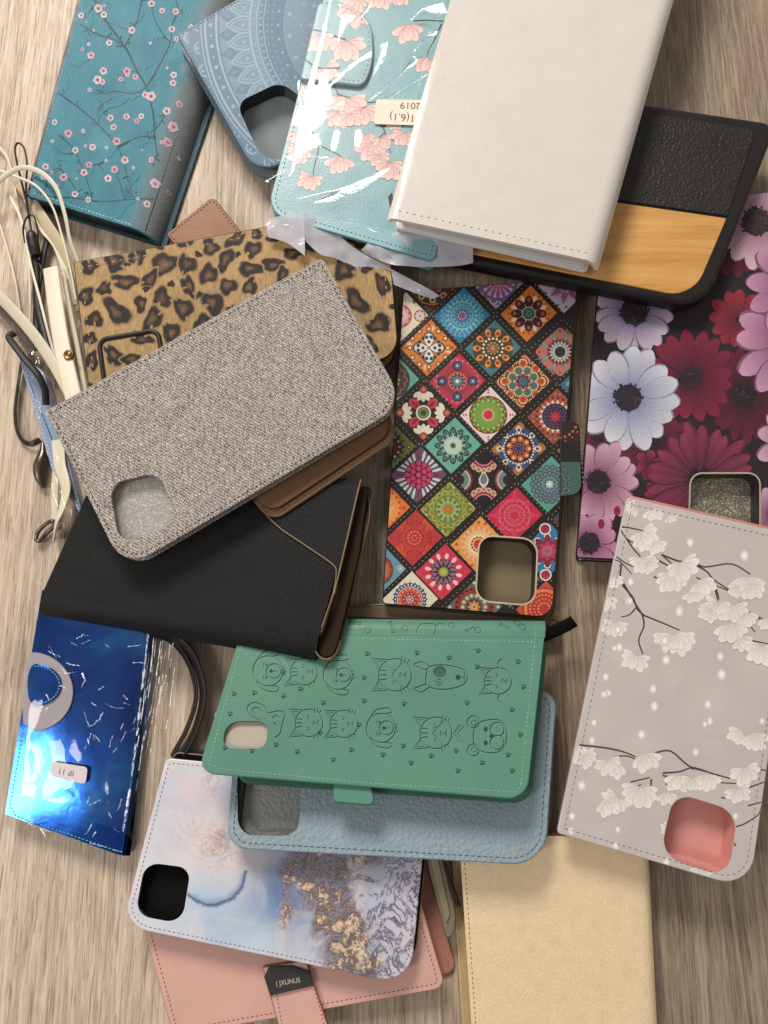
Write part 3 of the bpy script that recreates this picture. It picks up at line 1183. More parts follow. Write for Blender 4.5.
# ================================================================== brown case (a corner)
P = Pl(7.5)
wallet('wallet_case', 'plain brown leather case, only one corner showing above the leopard print', P, [(213, 196), (166, 234), (240, 330), (290, 292)], [6, 2, 2, 2], 7, 'grain', C(142, 92, 54), side=C(96, 60, 36),
       stitch=(C(104, 66, 38), 2.2, 1.8, .8), stitch_in=3, cover=1.6)

# ================================================================== leopard case
GOLD_L, SPOT, SPOT_M = C(168, 136, 92), C(40, 29, 24), C(98, 64, 46)
P = Pl(21)
def pat_leo(mb):
    z = 2.021
    L = [(100, 155, 14), (150, 145, 19), (197, 135, 15), (250, 150, 22), (297, 150, 17), (345, 115, 15), (293, 100, 15), (340, 85, 11), (395, 100, 15),
         (430, 120, 15), (437, 86, 11), (375, 142, 17), (425, 160, 17), (340, 170, 17), (300, 195, 15), (172, 185, 18), (222, 180, 15), (130, 200, 13), (203, 230, 13),
         (155, 245, 22), (247, 218, 17), (228, 262, 19), (290, 240, 18), (350, 230, 20), (380, 195, 15), (110, 262, 15), (93, 215, 15), (100, 300, 12), (470, 150, 15),
         (512, 128, 14), (265, 288, 17), (150, 335, 17), (185, 345, 15), (105, 345, 14), (425, 195, 14), (490, 170, 12), (405, 75, 9), (470, 96, 10), (205, 300, 15),
         (615, 160, 20), (640, 225, 20), (692, 192, 16), (685, 270, 19), (590, 210, 15), (668, 315, 14), (655, 150, 15), (550, 110, 16), (590, 100, 15), (640, 100, 16),
         (690, 120, 16), (520, 75, 13), (560, 60, 12), (610, 50, 14), (670, 50, 15), (330, 270, 17), (400, 250, 16), (460, 230, 16), (520, 200, 17), (560, 260, 17),
         (600, 300, 16), (510, 270, 16), (450, 300, 17), (380, 310, 16), (310, 330, 15), (130, 400, 15), (240, 350, 15), (100, 405, 12), (175, 400, 15), (720, 235, 9), (716, 150, 9), (240, 112, 9), (215, 200, 6), (265, 190, 6), (320, 130, 6), (175, 150, 5), (322, 212, 6), (400, 130, 5)]
    for x, y, r in L:
        x, y = 40 + x / z, 190 + y / z
        r = r / z * 1.02
        a0 = random.uniform(0, 3.14); el = random.uniform(1.0, 1.45); n = 20
        ph = [random.uniform(0, 6.28) for _ in range(3)]
        def blob(k, s):
            out = []
            for i in range(n):
                t = 2 * math.pi * i / n
                rr = r * s * (1 + .10 * math.sin(2 * t + ph[0]) + .17 * math.sin(3 * t + ph[1]) + .10 * math.sin(5 * t + ph[2]))
                px, py = rr * math.cos(t) * el, rr * math.sin(t) / el
                out.append((x + px * math.cos(a0) - py * math.sin(a0), y + px * math.sin(a0) + py * math.cos(a0)))
            return out
        B = blob(0, 1)
        mb.up()
        # feathered edge, then the dark ring with its brown heart
        for i in range(n):
            for k0, k1, c0, c1 in ((1.0, 1.13, SPOT, mixc(SPOT, GOLD_L, .45)), (1.13, 1.3, mixc(SPOT, GOLD_L, .45), GOLD_L)):
                a_, b_ = B[i - 1], B[i]
                P4 = [(x + (a_[0] - x) * k0, y + (a_[1] - y) * k0), (x + (b_[0] - x) * k0, y + (b_[1] - y) * k0), (x + (b_[0] - x) * k1, y + (b_[1] - y) * k1), (x + (a_[0] - x) * k1, y + (a_[1] - y) * k1)]
                mb.poly(P4, [c0, c0, c1, c1], False)
            mb.poly([(x, y), B[i - 1], B[i]], SPOT, False)
        if r > 5:
            dx, dy = random.uniform(-1.6, 1.6), random.uniform(-1.6, 1.6)
            I = shifted(blob(0, random.uniform(.42, .6)), (dx, dy))
            mb.up()
            hc = mixc(SPOT_M, GOLD_L, random.uniform(0, .35))
            for i in range(n):
                mb.poly([(x + dx, y + dy), I[i - 1], I[i]], [hc, mixc(SPOT, hc, .3), mixc(SPOT, hc, .3)], False)
        if r > 6.5 and random.random() < .75:
            t = random.uniform(0, 6.28)
            for q in range(random.choice((1, 1, 2))):
                t += random.uniform(1.5, 2.6)
                i_ = int(t / 6.2832 * n) % n
                ex, ey = B[i_]
                mb.petal((x + (ex - x) * 1.35, y + (ey - y) * 1.35), math.atan2(y - ey, x - ex), 0, r * random.uniform(.55, .95), r * random.uniform(.28, .45), GOLD_L, mixc(GOLD_L, SPOT_M, .6))
leo_hole = rounded([(96, 338), (160, 327), (169, 385), (104, 398)], 11)
leo_c = [(73, 262), (386, 204), (399, 356), (92, 418)]
root, _ = wallet('wallet_case', 'leopard print case with a black rimmed camera opening, under the grey cloth case', P, leo_c, [3, 16, 20, 14], 12.5, 'leopard', GOLD_L, side=C(52, 36, 24), pattern=pat_leo,
                 tray=C(26, 20, 16), lining=C(150, 112, 64), lining_mat='leopard', low_shift=(-2, 2), low_mat=MAT['leopard'], stitch=(C(206, 186, 168), 3, 5, .7), stitch_in=7)
mb = MB(); mb.P = P
rim_in = inset(leo_hole, 5)
for zz, ring_a, ring_b, col in ((.9, inset(leo_hole, 1.2), inset(leo_hole, 3.8), C(40, 31, 25)),):
    N = len(leo_hole)
    prof = [(leo_hole, .05), (inset(leo_hole, .8), .8), (inset(leo_hole, 2.2), 1.2), (inset(leo_hole, 3.8), .9), (rim_in, .05)]
    rows = [[P.at(*p, z * MM) for p in r] for r, z in prof]
    mb.grid(rows, col, 0, True, closed=True, flip=area2(leo_hole) < 0)
mb.build('camera_rim', MAT['plastic'], root)

# ================================================================== grey cloth case
P = Pl(37)
GREY = C(150, 142, 134)
g_hole = rounded([(108.5, 483.5), (160, 471.5), (177, 524.5), (119, 544)], 16)
gc = [(45, 411), (322, 257), (405, 404), (124, 570)]
root, gout = wallet('wallet_case', 'grey woven cloth case with a glittery camera cutout, lying across the leopard case', P, gc, [2, 6, 28, 30], 7.0, 'tweed', GREY, side=C(92, 86, 80), hole=g_hole,
                    tray=C(60, 62, 70), lining=C(200, 200, 200), lining_mat='glit_light', low_col=C(80, 74, 70), stitch=(C(58, 52, 49), 1.9, 3.2, 1.2), stitch_in=4.5, cover=1.8, hole_wall=C(120, 114, 108))
mb = MB()
bo = rounded([(222, 462), (375, 370), (399, 432), (268, 519)], [2, 2, 14, 16])
slab(mb, P, bo, 9.3, 1.6, C(118, 84, 54), C(92, 86, 80), bev=.5)
slab(mb, P, shifted(scaled(bo, .96), (-3, -5)), 7.2, 1.6, C(104, 72, 46), C(70, 48, 30), bev=.4)
mb.P = P; mb.off = -9.3 * MM
mb.dashes(inset(bo, 5), 2.4, 2.2, .8, C(176, 132, 84))
mb.build('inner_flap', MAT['grain'], root)

# ================================================================== black envelope case
P = Pl(tri=[(60, 600, 22), (370, 488, 27), (325, 657, 36)])
bq = [(94, 478), (360, 478), (313, 659), (34, 612)]
P.fold((30, 589), (322, 634), (180, 660), 11)
BLK = C(22, 20, 19)
root = thing('wallet_case', 'black cross-hatched envelope case with beige piped edges, under the grey cloth case', 'phone case', centroid(P, bq, 12), GRP)
mb = MB(); mb.P = P
bent_cover(mb, P, bq, 30, 40, 1.4, BLK)
mb.build('upper_cover', MAT['black_cross'], root)
mb = MB()
slab(mb, P, rounded(shifted([(94, 480), (370, 480), (336, 650), (34, 606)], (0, -2)), [4, 6, 8, 18]), 10.4, 1.6, C(92, 72, 52), C(24, 22, 21))
mb.build('lower_cover', MAT['black_cross'], root)
mb = MB()
slab(mb, P, rounded([(100, 482), (352, 482), (322, 636), (46, 600)], 6), 1.5, 8.6, C(20, 19, 18), C(60, 46, 34))
mb.build('phone_tray', MAT['plastic'], root)
BEI = C(150, 126, 94)
mb = MB()
slab(mb, P, rounded([(350, 484), (367, 486), (358, 552), (337, 640), (331, 654), (322, 656), (316, 650), (318, 634)], 3), 4.5, 5.6, C(52, 40, 30), C(40, 31, 24), bev=.4)
mb.build('lining', MAT['felt'], root)
def strip_plate(mb, P, pts, z0, z1, w, col):
    """thin raised edge following a px path; z may be a list along the path"""
    rows = []
    V = [Vector(p) for p in pts]
    n_ = len(V)
    for i, p in enumerate(V):
        t = (V[min(i + 1, n_ - 1)] - V[max(i - 1, 0)]).normalized()
        n = Vector((-t.y, t.x)) * w / 2
        a, b = p + n, p - n
        k = i / (n_ - 1)
        za = (z0[0] + (z0[1] - z0[0]) * k) if isinstance(z0, tuple) else z0
        zb = (z1[0] + (z1[1] - z1[0]) * k) if isinstance(z1, tuple) else z1
        rows.append([P.at(*a, za * MM), P.at(*(a * .7 + b * .3), zb * MM), P.at(*(a * .3 + b * .7), zb * MM), P.at(*b, za * MM)])
    mb.grid(rows, col, 0, True, closed=True)
    mb.face(rows[0], col); mb.face(rows[-1][::-1], col)
line1 = spline([(262, 510), (279, 527.5), (303, 544), (328, 561), (335, 567), (336.5, 574), (333, 595), (322, 628)], 5)
line2 = spline([(361, 480), (359, 488), (357, 496), (347.5, 538), (339, 574), (334, 595)], 5)
mb = MB(); mb.P = P
slab(mb, P, line1[:28] + line2[18:3:-1] + [(300, 482), (262, 482)], -.9, .88, C(24, 22, 21), bev=.2)
mb.off = .9 * MM
mb.dashes(shifted(line1[6:22], (-5, 4)), 1.6, 2.2, .6, C(66, 56, 44)); mb.dashes(shifted(line2[4:], (-9, 0)), 1.4, 2.4, .6, C(84, 74, 58))
mb.build('flap', MAT['black_cross'], root)
mb = MB(); mb.P = P
strip_plate(mb, P, line1, -.2, 1.25, 1.7, BEI)
mb.build('flap_edge', MAT['grain'], root)
mb = MB(); mb.P = P
strip_plate(mb, P, line2, -.2, 1.2, 2.0, BEI)
PU = P.low(0)
strip_plate(mb, PU, spline([(333, 596), (327, 613), (321, 630), (315.5, 637), (313.5, 646), (316, 653), (321.5, 657), (328.5, 656), (334, 649), (338, 637)], 5), (-.3, -11), (1.25, -7.0), 2.4, BEI)
strip_plate(mb, P, spline([(364, 484), (368, 500), (366, 520), (358, 552), (347, 595), (337, 638)], 5), -10.5, -7.6, 1.8, C(124, 100, 72))
mb.build('folded_edge', MAT['grain'], root)

# ================================================================== blossom case in clear wrap
SKY = C(140, 178, 184)
P = Pl(27)
def magn(mb, c, ang, s, pink, pale, n=5, spread=1.5, line=None):
    """magnolia bloom opening towards ang: outer petals splay, inner ones cup"""
    spread = min(spread, 1.9)
    seq = [(-.5, .9, .46, -.55), (.5, .95, .46, .55), (-.24, 1.0, .54, -.2), (.26, 1.04, .54, .2), (.02, .9, .6, 0)]
    if spread > 1.7: seq = [(-.78, .8, .34, -.5), (.78, .85, .34, .5)] + seq
    for o, l, w, bd in seq:
        a = ang + o * spread + random.uniform(-.1, .1)
        l *= s * random.uniform(.88, 1.08); w *= s
        tip = jit(pale, .04)
        if line:
            mb.petal((c[0] - math.cos(a) * .3, c[1] - math.sin(a) * .3), a, 0, l + .6, w + .9, line, mixc(line, pink, .3), 7, .5, True, bd * .5)
        mb.petal(c, a, 0, l, w, pink, tip, 7, .5, True, bd * .5, mixc(tip, pink, .25))
        if line:
            for q in (-.2, .2):
                mb.stroke([(c[0] + math.cos(a + bd * .5 * t + q * .5 * t) * l * t, c[1] + math.sin(a + bd * .5 * t + q * .5 * t) * l * t) for t in (.12, .45, .82)], .4, mixc(pink, line, .35), w1=.2)
PK, PL_, LN = C(214, 156, 150), C(236, 212, 203), C(168, 112, 108)
def pat_mag(mb):
    tw = C(72, 58, 54)
    S = lambda pts: [(265 + x / 4.042, y / 4.042) for x, y in pts]
    T = lambda pts: [(265 + x / 4.8, 120 + y / 4.8) for x, y in pts]
    for pts, w in ((S([(180, 118), (235, 130), (290, 150), (330, 160)]), 1.7), (S([(165, 240), (190, 265), (250, 305), (300, 385)]), 1.8), (S([(165, 240), (180, 290), (150, 330)]), 1.5),
                   (S([(180, 262), (240, 280), (295, 270)]), 1.4), (S([(290, 380), (340, 395), (420, 415), (470, 400)]), 1.9), (S([(340, 395), (400, 435), (440, 470)]), 1.6),
                   (S([(130, 420), (165, 470), (185, 520)]), 1.8), (S([(600, 85), (650, 82), (720, 85), (790, 80)]), 1.5), (S([(715, 95), (690, 150), (660, 210), (650, 260)]), 1.5),
                   (T([(200, -10), (225, 50), (245, 105), (255, 150), (235, 230), (232, 290)]), 1.9), (T([(245, 105), (215, 120), (185, 135)]), 1.5), (T([(255, 120), (310, 145), (365, 172)]), 1.7),
                   (T([(500, -30), (560, 30), (575, 60), (590, 120), (605, 160)]), 1.8), (T([(575, 60), (545, 90), (530, 120)]), 1.4), (T([(575, 65), (610, 95), (640, 108)]), 1.5), (T([(560, 30), (640, 30), (700, 20)]), 2.2)):
        mb.stroke(spline(pts, 5), w, tw, w1=w * .6)
    blooms = [(S, 215, 145, 1.7, 85), (S, 330, 170, 1.6, 90), (S, 470, -25, 1.7, 90), (S, 545, -30, 1.5, 70), (S, 580, 100, 1.5, 95), (S, 655, 235, 1.7, 80), (S, 235, 395, 1.6, 75), (S, 340, 400, 1.5, 100),
              (S, 300, 455, 1.8, 85), (S, 400, 440, 1.4, 90), (S, 150, 350, 1.4, 70), (S, 130, 460, 1.6, 75), (S, 370, -10, 2.4, 90), (S, 240, 275, .9, 70),
              (T, 150, -20, 1.5, 70), (T, 135, 55, 1.7, 72), (T, 170, 140, 1.8, 95), (T, 360, 178, 1.6, 105), (T, 220, 275, 1.9, 85), (T, 350, -30, 1.8, 85), (T, 410, -25, 1.5, 85), (T, 480, 70, 1.9, 80), (T, 520, 110, 1.5, 120), (T, 545, 170, 1.6, 80), (T, 600, 210, 1.6, 105), (T, 670, 65, 1.7, 90), (T, 620, 5, 1.4, 60), (T, 560, 90, 1.2, 70)]
    for f, x, y, a, s in blooms:
        sc_ = s / (4.042 if f is S else 4.8)
        magn(mb, f([(x, y)])[0], a, sc_ * .80, PK, PL_, 6, random.uniform(1.4, 2.3), LN)
pat_mag0 = pat_mag
def pat_mag(mb):
    pat_mag0(mb)
    mb.poly([(392, 192), (395, 205), (390, 208), (388, 197)], C(50, 44, 42))
mq = [(352, -110), (266, 213), (434, 262), (520, -61)]
root, mout = wallet('wallet_case', 'pale blue case printed with pink magnolia branches, sealed in clear wrap', P, mq, [6, 20, 6, 6], 10, 'satin', SKY, side=C(96, 138, 150), pattern=pat_mag, stitch=(C(70, 92, 100), 1.6, 3.0, .9),
                    stitch_in=5, low_col=C(110, 150, 160), lining=C(120, 150, 160))
mb = MB()
cl = rounded([(318, 3), (345, 2), (372, 20), (374, 62), (364, 86), (300, 79)], [3, 8, 14, 14, 8, 3])
Pc = Pl(29.2)
slab(mb, Pc, cl, 0, 2.0, SKY, C(150, 168, 166), bev=.8)
mb.P = Pc; mb.clip = inset(cl, 1.2)
mb.stroke(spline([(309, 29), (324, 32), (337, 37), (346, 40)], 4), 1.7, C(72, 58, 54))
for x, y, a, s in ((318, 36, 1.7, 19), (347, 42, 1.5, 22), (357, 8, 2.2, 22), (325, 68, 1, 16)):
    magn(mb, (x, y), a, s, PK, PL_, 6, 2.0, LN)
mb.stroke(spline([(306, 60), (318, 68), (340, 68)], 4), 1.5, C(72, 58, 54))
mb.clip = None
mb.dashes(inset(cl, 4)[8:-2], 1.2, 3.5, .8, C(60, 80, 90))
mb.build('clasp', MAT['satin'], root)
mb = MB(); mb.P = Pl(28.0)
st = rounded([(376, 99), (440, 100), (440, 126), (374, 124)], 3)
slab(mb, mb.P, st, 0, .25, C(240, 226, 208), bev=.1)
text(mb, mb.P, '2019', (410.5, 105.5), math.pi + .05, 6.6, C(66, 54, 50), sx=1.12)
text(mb, mb.P, '11(6.1)', (405, 117.5), math.pi + .09, 7.4, C(66, 54, 50), sx=1.05)
mb.build('sticker', MAT['plastic'], root)

# ================================================================== white leather case
P = Pl(43)
WHT = C(214, 207, 198)
wq = [(490, -135), (711, -131), (602, 263), (387, 217)]
P.fold((483, -135), (399, 205), (380, 150), 4.5)
P.fold((697, -131), (583, 262), (700, 200), 9)
root = thing('wallet_case', 'thick plain white leather case with rounded sides, lying over the bamboo case', 'phone case', centroid(P, wq, 15), GRP)
mb = MB(); mb.P = P
bent_cover(mb, P, wq, 60, 24, 2.0, WHT, cside=C(226, 220, 212))
mb.dashes([(399, 211), (592, 254)], 2.0, 5.2, .9, C(150, 140, 128), h=.1)
mb.build('upper_cover', MAT['satin'], root)
mb = MB()
slab(mb, P, rounded([(494, -130), (703, -126), (594, 258), (395, 212)], [2, 2, 4, 6]), 13, 2.0, C(222, 216, 210), bev=.8)
mb.build('lower_cover', MAT['satin'], root)
for nm, z0, th, dx, dy, col in (('card_pocket', 2.6, 2.0, 0, -3, C(214, 209, 205)), ('phone_tray', 5.2, 6.6, -2, -7, C(206, 204, 204)), ('card_pocket', 12.0, .9, 1, -1, C(226, 222, 218))):
    mb = MB()
    slab(mb, P, rounded(shifted([(500, -128), (694, -124), (590, 256), (402, 214)], (dx, dy)), 4), z0, th, col, bev=.6)
    mb.build(nm, MAT['satin'], root)
mb = MB()      # rounded fold on the narrow side
sweep_spine(mb, P.low(3.0), (398, 205), (490, -132), 9, 2.2, C(224, 218, 210), th=1.0)
mb.build('spine', MAT['satin'], root)

# ================================================================== bamboo and leather case
P = Pl(23)
bq = [(425, 70), (779, 122), (706, 308), (398, 248)]
bo = rounded(bq, [20, 16, 30, 20])
root = thing('phone_case', 'black case with a bamboo panel below a dark leather panel, partly under the white case', 'phone case', centroid(P, bo, 10), GRP)
mb = MB(); mb.P = P
slab(mb, P, bo, .7, 9.3, C(28, 24, 21), C(24, 21, 19), bev=2.2)
mb.build('frame', MAT['plastic'], root)
mb = MB(); mb.P = P
def lerp2(a, b, t): return (a[0] + (b[0] - a[0]) * t, a[1] + (b[1] - a[1]) * t)
slab(mb, P, rounded([(410, 78), (757, 129), (728, 216), (405, 170)], [3, 10, 2, 2]), 0, 1.6, C(36, 32, 26), C(28, 25, 22), bev=.6)
mb.dashes([(420, 84), (752, 133), (745, 150)], 1.6, 2.2, .7, C(72, 64, 50))
mb.build('leather_panel', MAT['pebble'], root)
mb = MB()
slab(mb, P, rounded([(405, 172), (727, 218), (693, 298), (404, 240)], [2, 2, 26, 2]), 0, 1.6, C(200, 150, 80), C(150, 100, 50), bev=.5)
mb.build('bamboo_panel', MAT['bamboo'], root)

# ================================================================== mandala case
P = Pl(13)
BLK2 = C(38, 32, 28)
mc = [(403, 291), (578, 278), (552, 618), (382, 604)]
m_hole = rounded([(480, 536), (537, 540), (534, 605), (476, 600)], [13, 15, 14, 14])
def motif(mb, c, layers, s=1.0):
    for L in layers:
        k = L[0]
        if k == 'disk': mb.disk(c, L[1] * s, L[2], 20)
        elif k == 'ring': mb.ring(c, L[1] * s, L[2] * s, L[3], 30)
        elif k == 'dots':
            _, n, R, r, col, rot = L
            mb.up()
            for i in range(n):
                a = 2 * math.pi * (i + rot) / n
                mb.disk((c[0] + R * s * math.cos(a), c[1] + R * s * math.sin(a)), r * s, col, 8, False)
        elif k == 'pet':
            _, n, r0, r1, w, cb, ct, rot = L
            for i in range(n):
                mb.petal(c, 2 * math.pi * (i + rot) / n, r0 * s, r1 * s, w * s, cb, ct, 5, .6)
        elif k == 'tri':
            _, n, r0, r1, w, col, rot = L
            mb.up()
            for i in range(n):
                a = 2 * math.pi * (i + rot) / n
                d = (math.cos(a), math.sin(a)); e = (-d[1], d[0])
                mb.poly([(c[0] + d[0] * r1 * s, c[1] + d[1] * r1 * s), (c[0] + d[0] * r0 * s + e[0] * w * s, c[1] + d[1] * r0 * s + e[1] * w * s),
                         (c[0] + d[0] * r0 * s - e[0] * w * s, c[1] + d[1] * r0 * s - e[1] * w * s)], col, False)
        elif k == 'scal':
            _, n, R, r, wd, col, rot = L
            mb.up()
            for i in range(n):
                a = 2 * math.pi * (i + rot) / n
                mb.ring((c[0] + R * s * math.cos(a), c[1] + R * s * math.sin(a)), (r - wd) * s, r * s, col, 12, False, a - 1.7, a + 1.7)
def pat_mandala(mb):
    W_, CRM, DK = C(238, 230, 218), C(238, 226, 196), C(52, 34, 32)
    RED, ORG, TL, GRN, BLU, PNK, MRN, GLD = C(196, 44, 66), C(226, 130, 56), C(70, 128, 138), C(110, 140, 70), C(52, 126, 168), C(222, 90, 120), C(116, 40, 58), C(214, 168, 92)
    mint = C(112, 180, 160)
    cens = []
    def tile(c, bg, layers, s=1.0):
        cens.append(c)
        U, V = (.9995, -.025), (-.071, .9975)
        h = 28.2
        q = [(c[0] + U[0] * h, c[1] + U[1] * h), (c[0] + V[0] * h, c[1] + V[1] * h), (c[0] - U[0] * h, c[1] - U[1] * h), (c[0] - V[0] * h, c[1] - V[1] * h)]
        mb.clip2 = None
        mb.poly(q, bg)
        mb.clip2 = q
        motif(mb, c, layers, s)
        mb.clip2 = None
    for c in ((432, 281), (502, 280)):
        pass
    tile((432, 283), C(70, 40, 40), [('pet', 8, 2, 12, 6, MRN, PNK, 0), ('dots', 9, 17, 3.4, GLD, .2), ('dots', 9, 17, 1.6, DK, .2), ('ring', 21, 22, ORG)])
    tile((498, 281), C(170, 160, 178), [('disk', 24, C(120, 90, 130)), ('scal', 14, 20, 4, 1, C(216, 206, 220), 0), ('disk', 17, C(200, 188, 206)), ('pet', 16, 6, 18, 4, C(190, 90, 130), C(110, 90, 150), 0), ('disk', 8, C(210, 80, 110)), ('pet', 8, 1, 7, 4, C(240, 170, 190), PNK, 0)])
    tile((566, 285), C(196, 184, 196), [('pet', 8, 4, 24, 10, C(150, 110, 140), C(206, 196, 206), .2), ('tri', 8, 8, 20, 4, C(150, 90, 130), .2), ('dots', 16, 22, 1.5, C(120, 90, 120), 0)])
    tile((400, 316), CRM, [('disk', 12, C(196, 70, 70)), ('pet', 10, 3, 11, 5, W_, C(220, 130, 130), 0), ('dots', 8, 20, 2, C(150, 130, 100), 0)])
    mb.disk((420, 316), 6, C(150, 60, 70)); motif(mb, (420, 316), [('pet', 8, 1, 5.5, 3, W_, C(230, 180, 180), 0)])
    tile((462, 315.6), BLU, [('disk', 22, C(66, 140, 178)), ('dots', 26, 20.5, 1.0, C(130, 196, 214), 0), ('dots', 24, 18, 1.2, C(112, 184, 208), .5), ('tri', 20, 13, 18, 1.6, C(150, 206, 216), 0), ('dots', 22, 13.5, 1.1, C(140, 200, 214), 0), ('ring', 10.2, 11.2, C(140, 200, 214)), ('dots', 14, 8.4, .9, C(150, 206, 216), 0), ('disk', 5.6, C(110, 90, 140)), ('dots', 9, 3.8, .9, C(210, 190, 214), 0), ('disk', 1.8, C(190, 80, 120))])
    tile((528.7, 313.7), ORG, [('pet', 8, 6, 19, 6, C(252, 220, 170), C(246, 190, 120), .5), ('tri', 8, 10, 20, 2.6, C(250, 226, 190), .5), ('pet', 8, 4, 18, 9, C(90, 34, 48), C(70, 30, 40), 0), ('dots', 8, 14, 2, C(180, 90, 70), 0), ('dots', 24, 20, 1.0, C(150, 60, 50), 0), ('dots', 16, 10, 1.4, C(60, 30, 36), .5), ('ring', 5.8, 6.8, C(190, 200, 170)), ('disk', 5.8, C(44, 60, 58)), ('pet', 8, 1, 5, 2.6, C(90, 140, 130), C(60, 100, 96), 0)])
    tile((428.9, 347.9), ORG, [('pet', 8, 17, 23, 3.6, C(250, 220, 170), C(240, 190, 120), .25), ('dots', 12, 19, 2.8, C(90, 44, 30), 0), ('dots', 12, 19, 1.8, C(244, 206, 150), 0), ('dots', 20, 23.5, 1.3, C(160, 60, 30), 0), ('pet', 4, 1, 16, 12.5, C(60, 34, 30), C(60, 34, 30), 0), ('pet', 4, 1.5, 14.6, 10.2, W_, C(220, 226, 226), 0), ('dots', 4, 6, 1.7, C(50, 60, 60), 0), ('dots', 8, 11, 1.9, C(50, 60, 60), .28), ('dots', 8, 11, 1.9, C(50, 60, 60), -.28)])
    tile((492.9, 348.4), TL, [('disk', 20.5, C(74, 70, 44)), ('pet', 10, 11, 20, 6, C(226, 120, 60), C(240, 160, 90), 0), ('dots', 10, 15.5, 1.6, C(120, 40, 30), 0), ('disk', 11.5, C(66, 62, 40)), ('dots', 16, 9.8, 1.25, W_, 0), ('disk', 7.4, C(90, 80, 52)), ('dots', 10, 5.6, 1.0, C(220, 150, 80), 0), ('pet', 8, 1, 5, 2.4, C(216, 110, 60), C(80, 120, 100), 0), ('disk', 1.4, C(220, 150, 80))])
    tile((560, 352), C(70, 40, 44), [('pet', 8, 10, 24, 10, C(190, 100, 90), C(200, 130, 110), 0), ('pet', 8, 12, 26, 7, C(150, 160, 150), C(120, 110, 110), .5), ('dots', 16, 21, 1.6, C(176, 60, 70), 0), ('disk', 12.5, C(90, 40, 48)), ('tri', 18, 8, 12, 1.5, C(220, 180, 180), 0), ('disk', 8.6, C(150, 160, 156)), ('ring', 6.2, 7, C(200, 206, 200)), ('disk', 5.2, C(40, 48, 46))])
    tile((391, 380), mint, [('disk', 19, C(70, 60, 50)), ('scal', 12, 13, 3.4, .8, C(190, 120, 90), 0), ('dots', 12, 8, 1.2, GLD, 0), ('disk', 4, C(60, 110, 90))])
    tile((457.3, 381.3), C(192, 52, 72), [('pet', 4, 4, 24, 13, C(150, 36, 60), C(214, 76, 96), 0), ('pet', 4, 4, 24, 12, C(130, 34, 56), C(206, 70, 90), .5), ('dots', 4, 15.5, 5.4, C(52, 50, 76), 0), ('dots', 4, 15.5, 3.6, C(78, 96, 128), 0), ('dots', 4, 15.5, 1.4, C(190, 190, 210), 0), ('dots', 24, 21, .9, C(240, 150, 150), 0), ('disk', 9.8, C(60, 44, 66)), ('ring', 8.2, 9.4, C(226, 110, 100)), ('dots', 12, 7, 1.0, C(230, 130, 90), 0), ('pet', 8, 1, 6.4, 3.4, C(120, 150, 150), C(70, 90, 110), 0), ('disk', 1.8, W_)])
    tile((523, 381.5), C(150, 84, 60), [('dots', 8, 18.5, 7, C(90, 40, 34), 0), ('scal', 8, 18.5, 7, 1, C(236, 196, 140), 0), ('dots', 8, 18.5, 5, C(206, 116, 70), 0), ('scal', 8, 18, 4.6, .8, C(246, 214, 160), 0), ('dots', 8, 18, 2.4, C(170, 70, 50), 0), ('dots', 8, 11.5, 5, C(226, 206, 166), .5), ('dots', 8, 11.5, 4, C(86, 116, 96), .5), ('disk', 8, C(110, 50, 56)), ('scal', 8, 5.5, 2.6, .7, C(226, 140, 140), 0), ('disk', 5, C(50, 96, 96)), ('pet', 8, .5, 4.4, 2, C(110, 70, 120), C(60, 130, 120), 0)])
    tile((588, 384), C(70, 110, 140), [('pet', 6, 3, 22, 8, W_, C(120, 160, 190), 0), ('dots', 12, 15, 1.6, W_, 0)])
    tile((423.4, 412.9), C(52, 30, 34), [('pet', 4, 5, 19, 9, C(190, 50, 66), C(214, 76, 84), .5), ('pet', 4, 5, 17, 3, C(120, 30, 44), C(150, 40, 56), .5)])
    for k in range(4):
        a = k * math.pi / 2
        cc = (423.4 + 23.5 * math.cos(a), 412.9 + 23.5 * math.sin(a))
        q = [(423.4 + 28, 412.9), (423.4, 412.9 + 28), (423.4 - 28, 412.9), (423.4, 412.9 - 28)]
        mb.clip2 = q
        for i in range(5):
            mb.petal(cc, a + math.pi + (i - 2) * .45, 3.5, 12.5, 4.6, W_, CRM, 5, .7)
        mb.disk(cc, 4.2, C(170, 60, 60)); mb.disk(cc, 2.2, C(200, 130, 80))
        mb.clip2 = None
    motif(mb, (423.4, 412.9), [('disk', 7.6, W_), ('disk', 6, C(90, 110, 60)), ('ring', 3.6, 4.6, C(140, 160, 90)), ('disk', 2.4, C(70, 70, 30))])
    tile((488.2, 414.9), C(240, 218, 214), [('disk', 19.2, C(120, 70, 36)), ('disk', 18.2, C(90, 100, 44)), ('dots', 16, 17, 1.1, C(214, 160, 80), .5), ('pet', 16, 5, 17, 5.8, C(140, 166, 70), C(120, 156, 70), 0), ('dots', 16, 14.4, .9, C(220, 210, 140), 0), ('disk', 6, W_), ('ring', 4.8, 5.6, C(226, 120, 60)), ('disk', 4.6, C(206, 50, 66)), ('dots', 4, 22, 1.0, RED, 0), ('dots', 4, 24.6, 1.0, RED, 0)])
    tile((555.2, 416.6), C(150, 80, 70), [('dots', 28, 22.5, 1.5, C(206, 110, 70), 0), ('disk', 19.5, C(180, 90, 60)), ('dots', 22, 18.4, 1.3, C(90, 36, 40), 0), ('tri', 18, 12, 17, 2.4, C(240, 220, 200), 0), ('disk', 13.4, C(66, 46, 70)), ('dots', 18, 11, .9, C(110, 80, 110), 0), ('dots', 14, 8, .8, C(110, 80, 110), 0), ('pet', 8, 0, 6.4, 2.6, C(206, 60, 70), C(150, 50, 70), 0)])
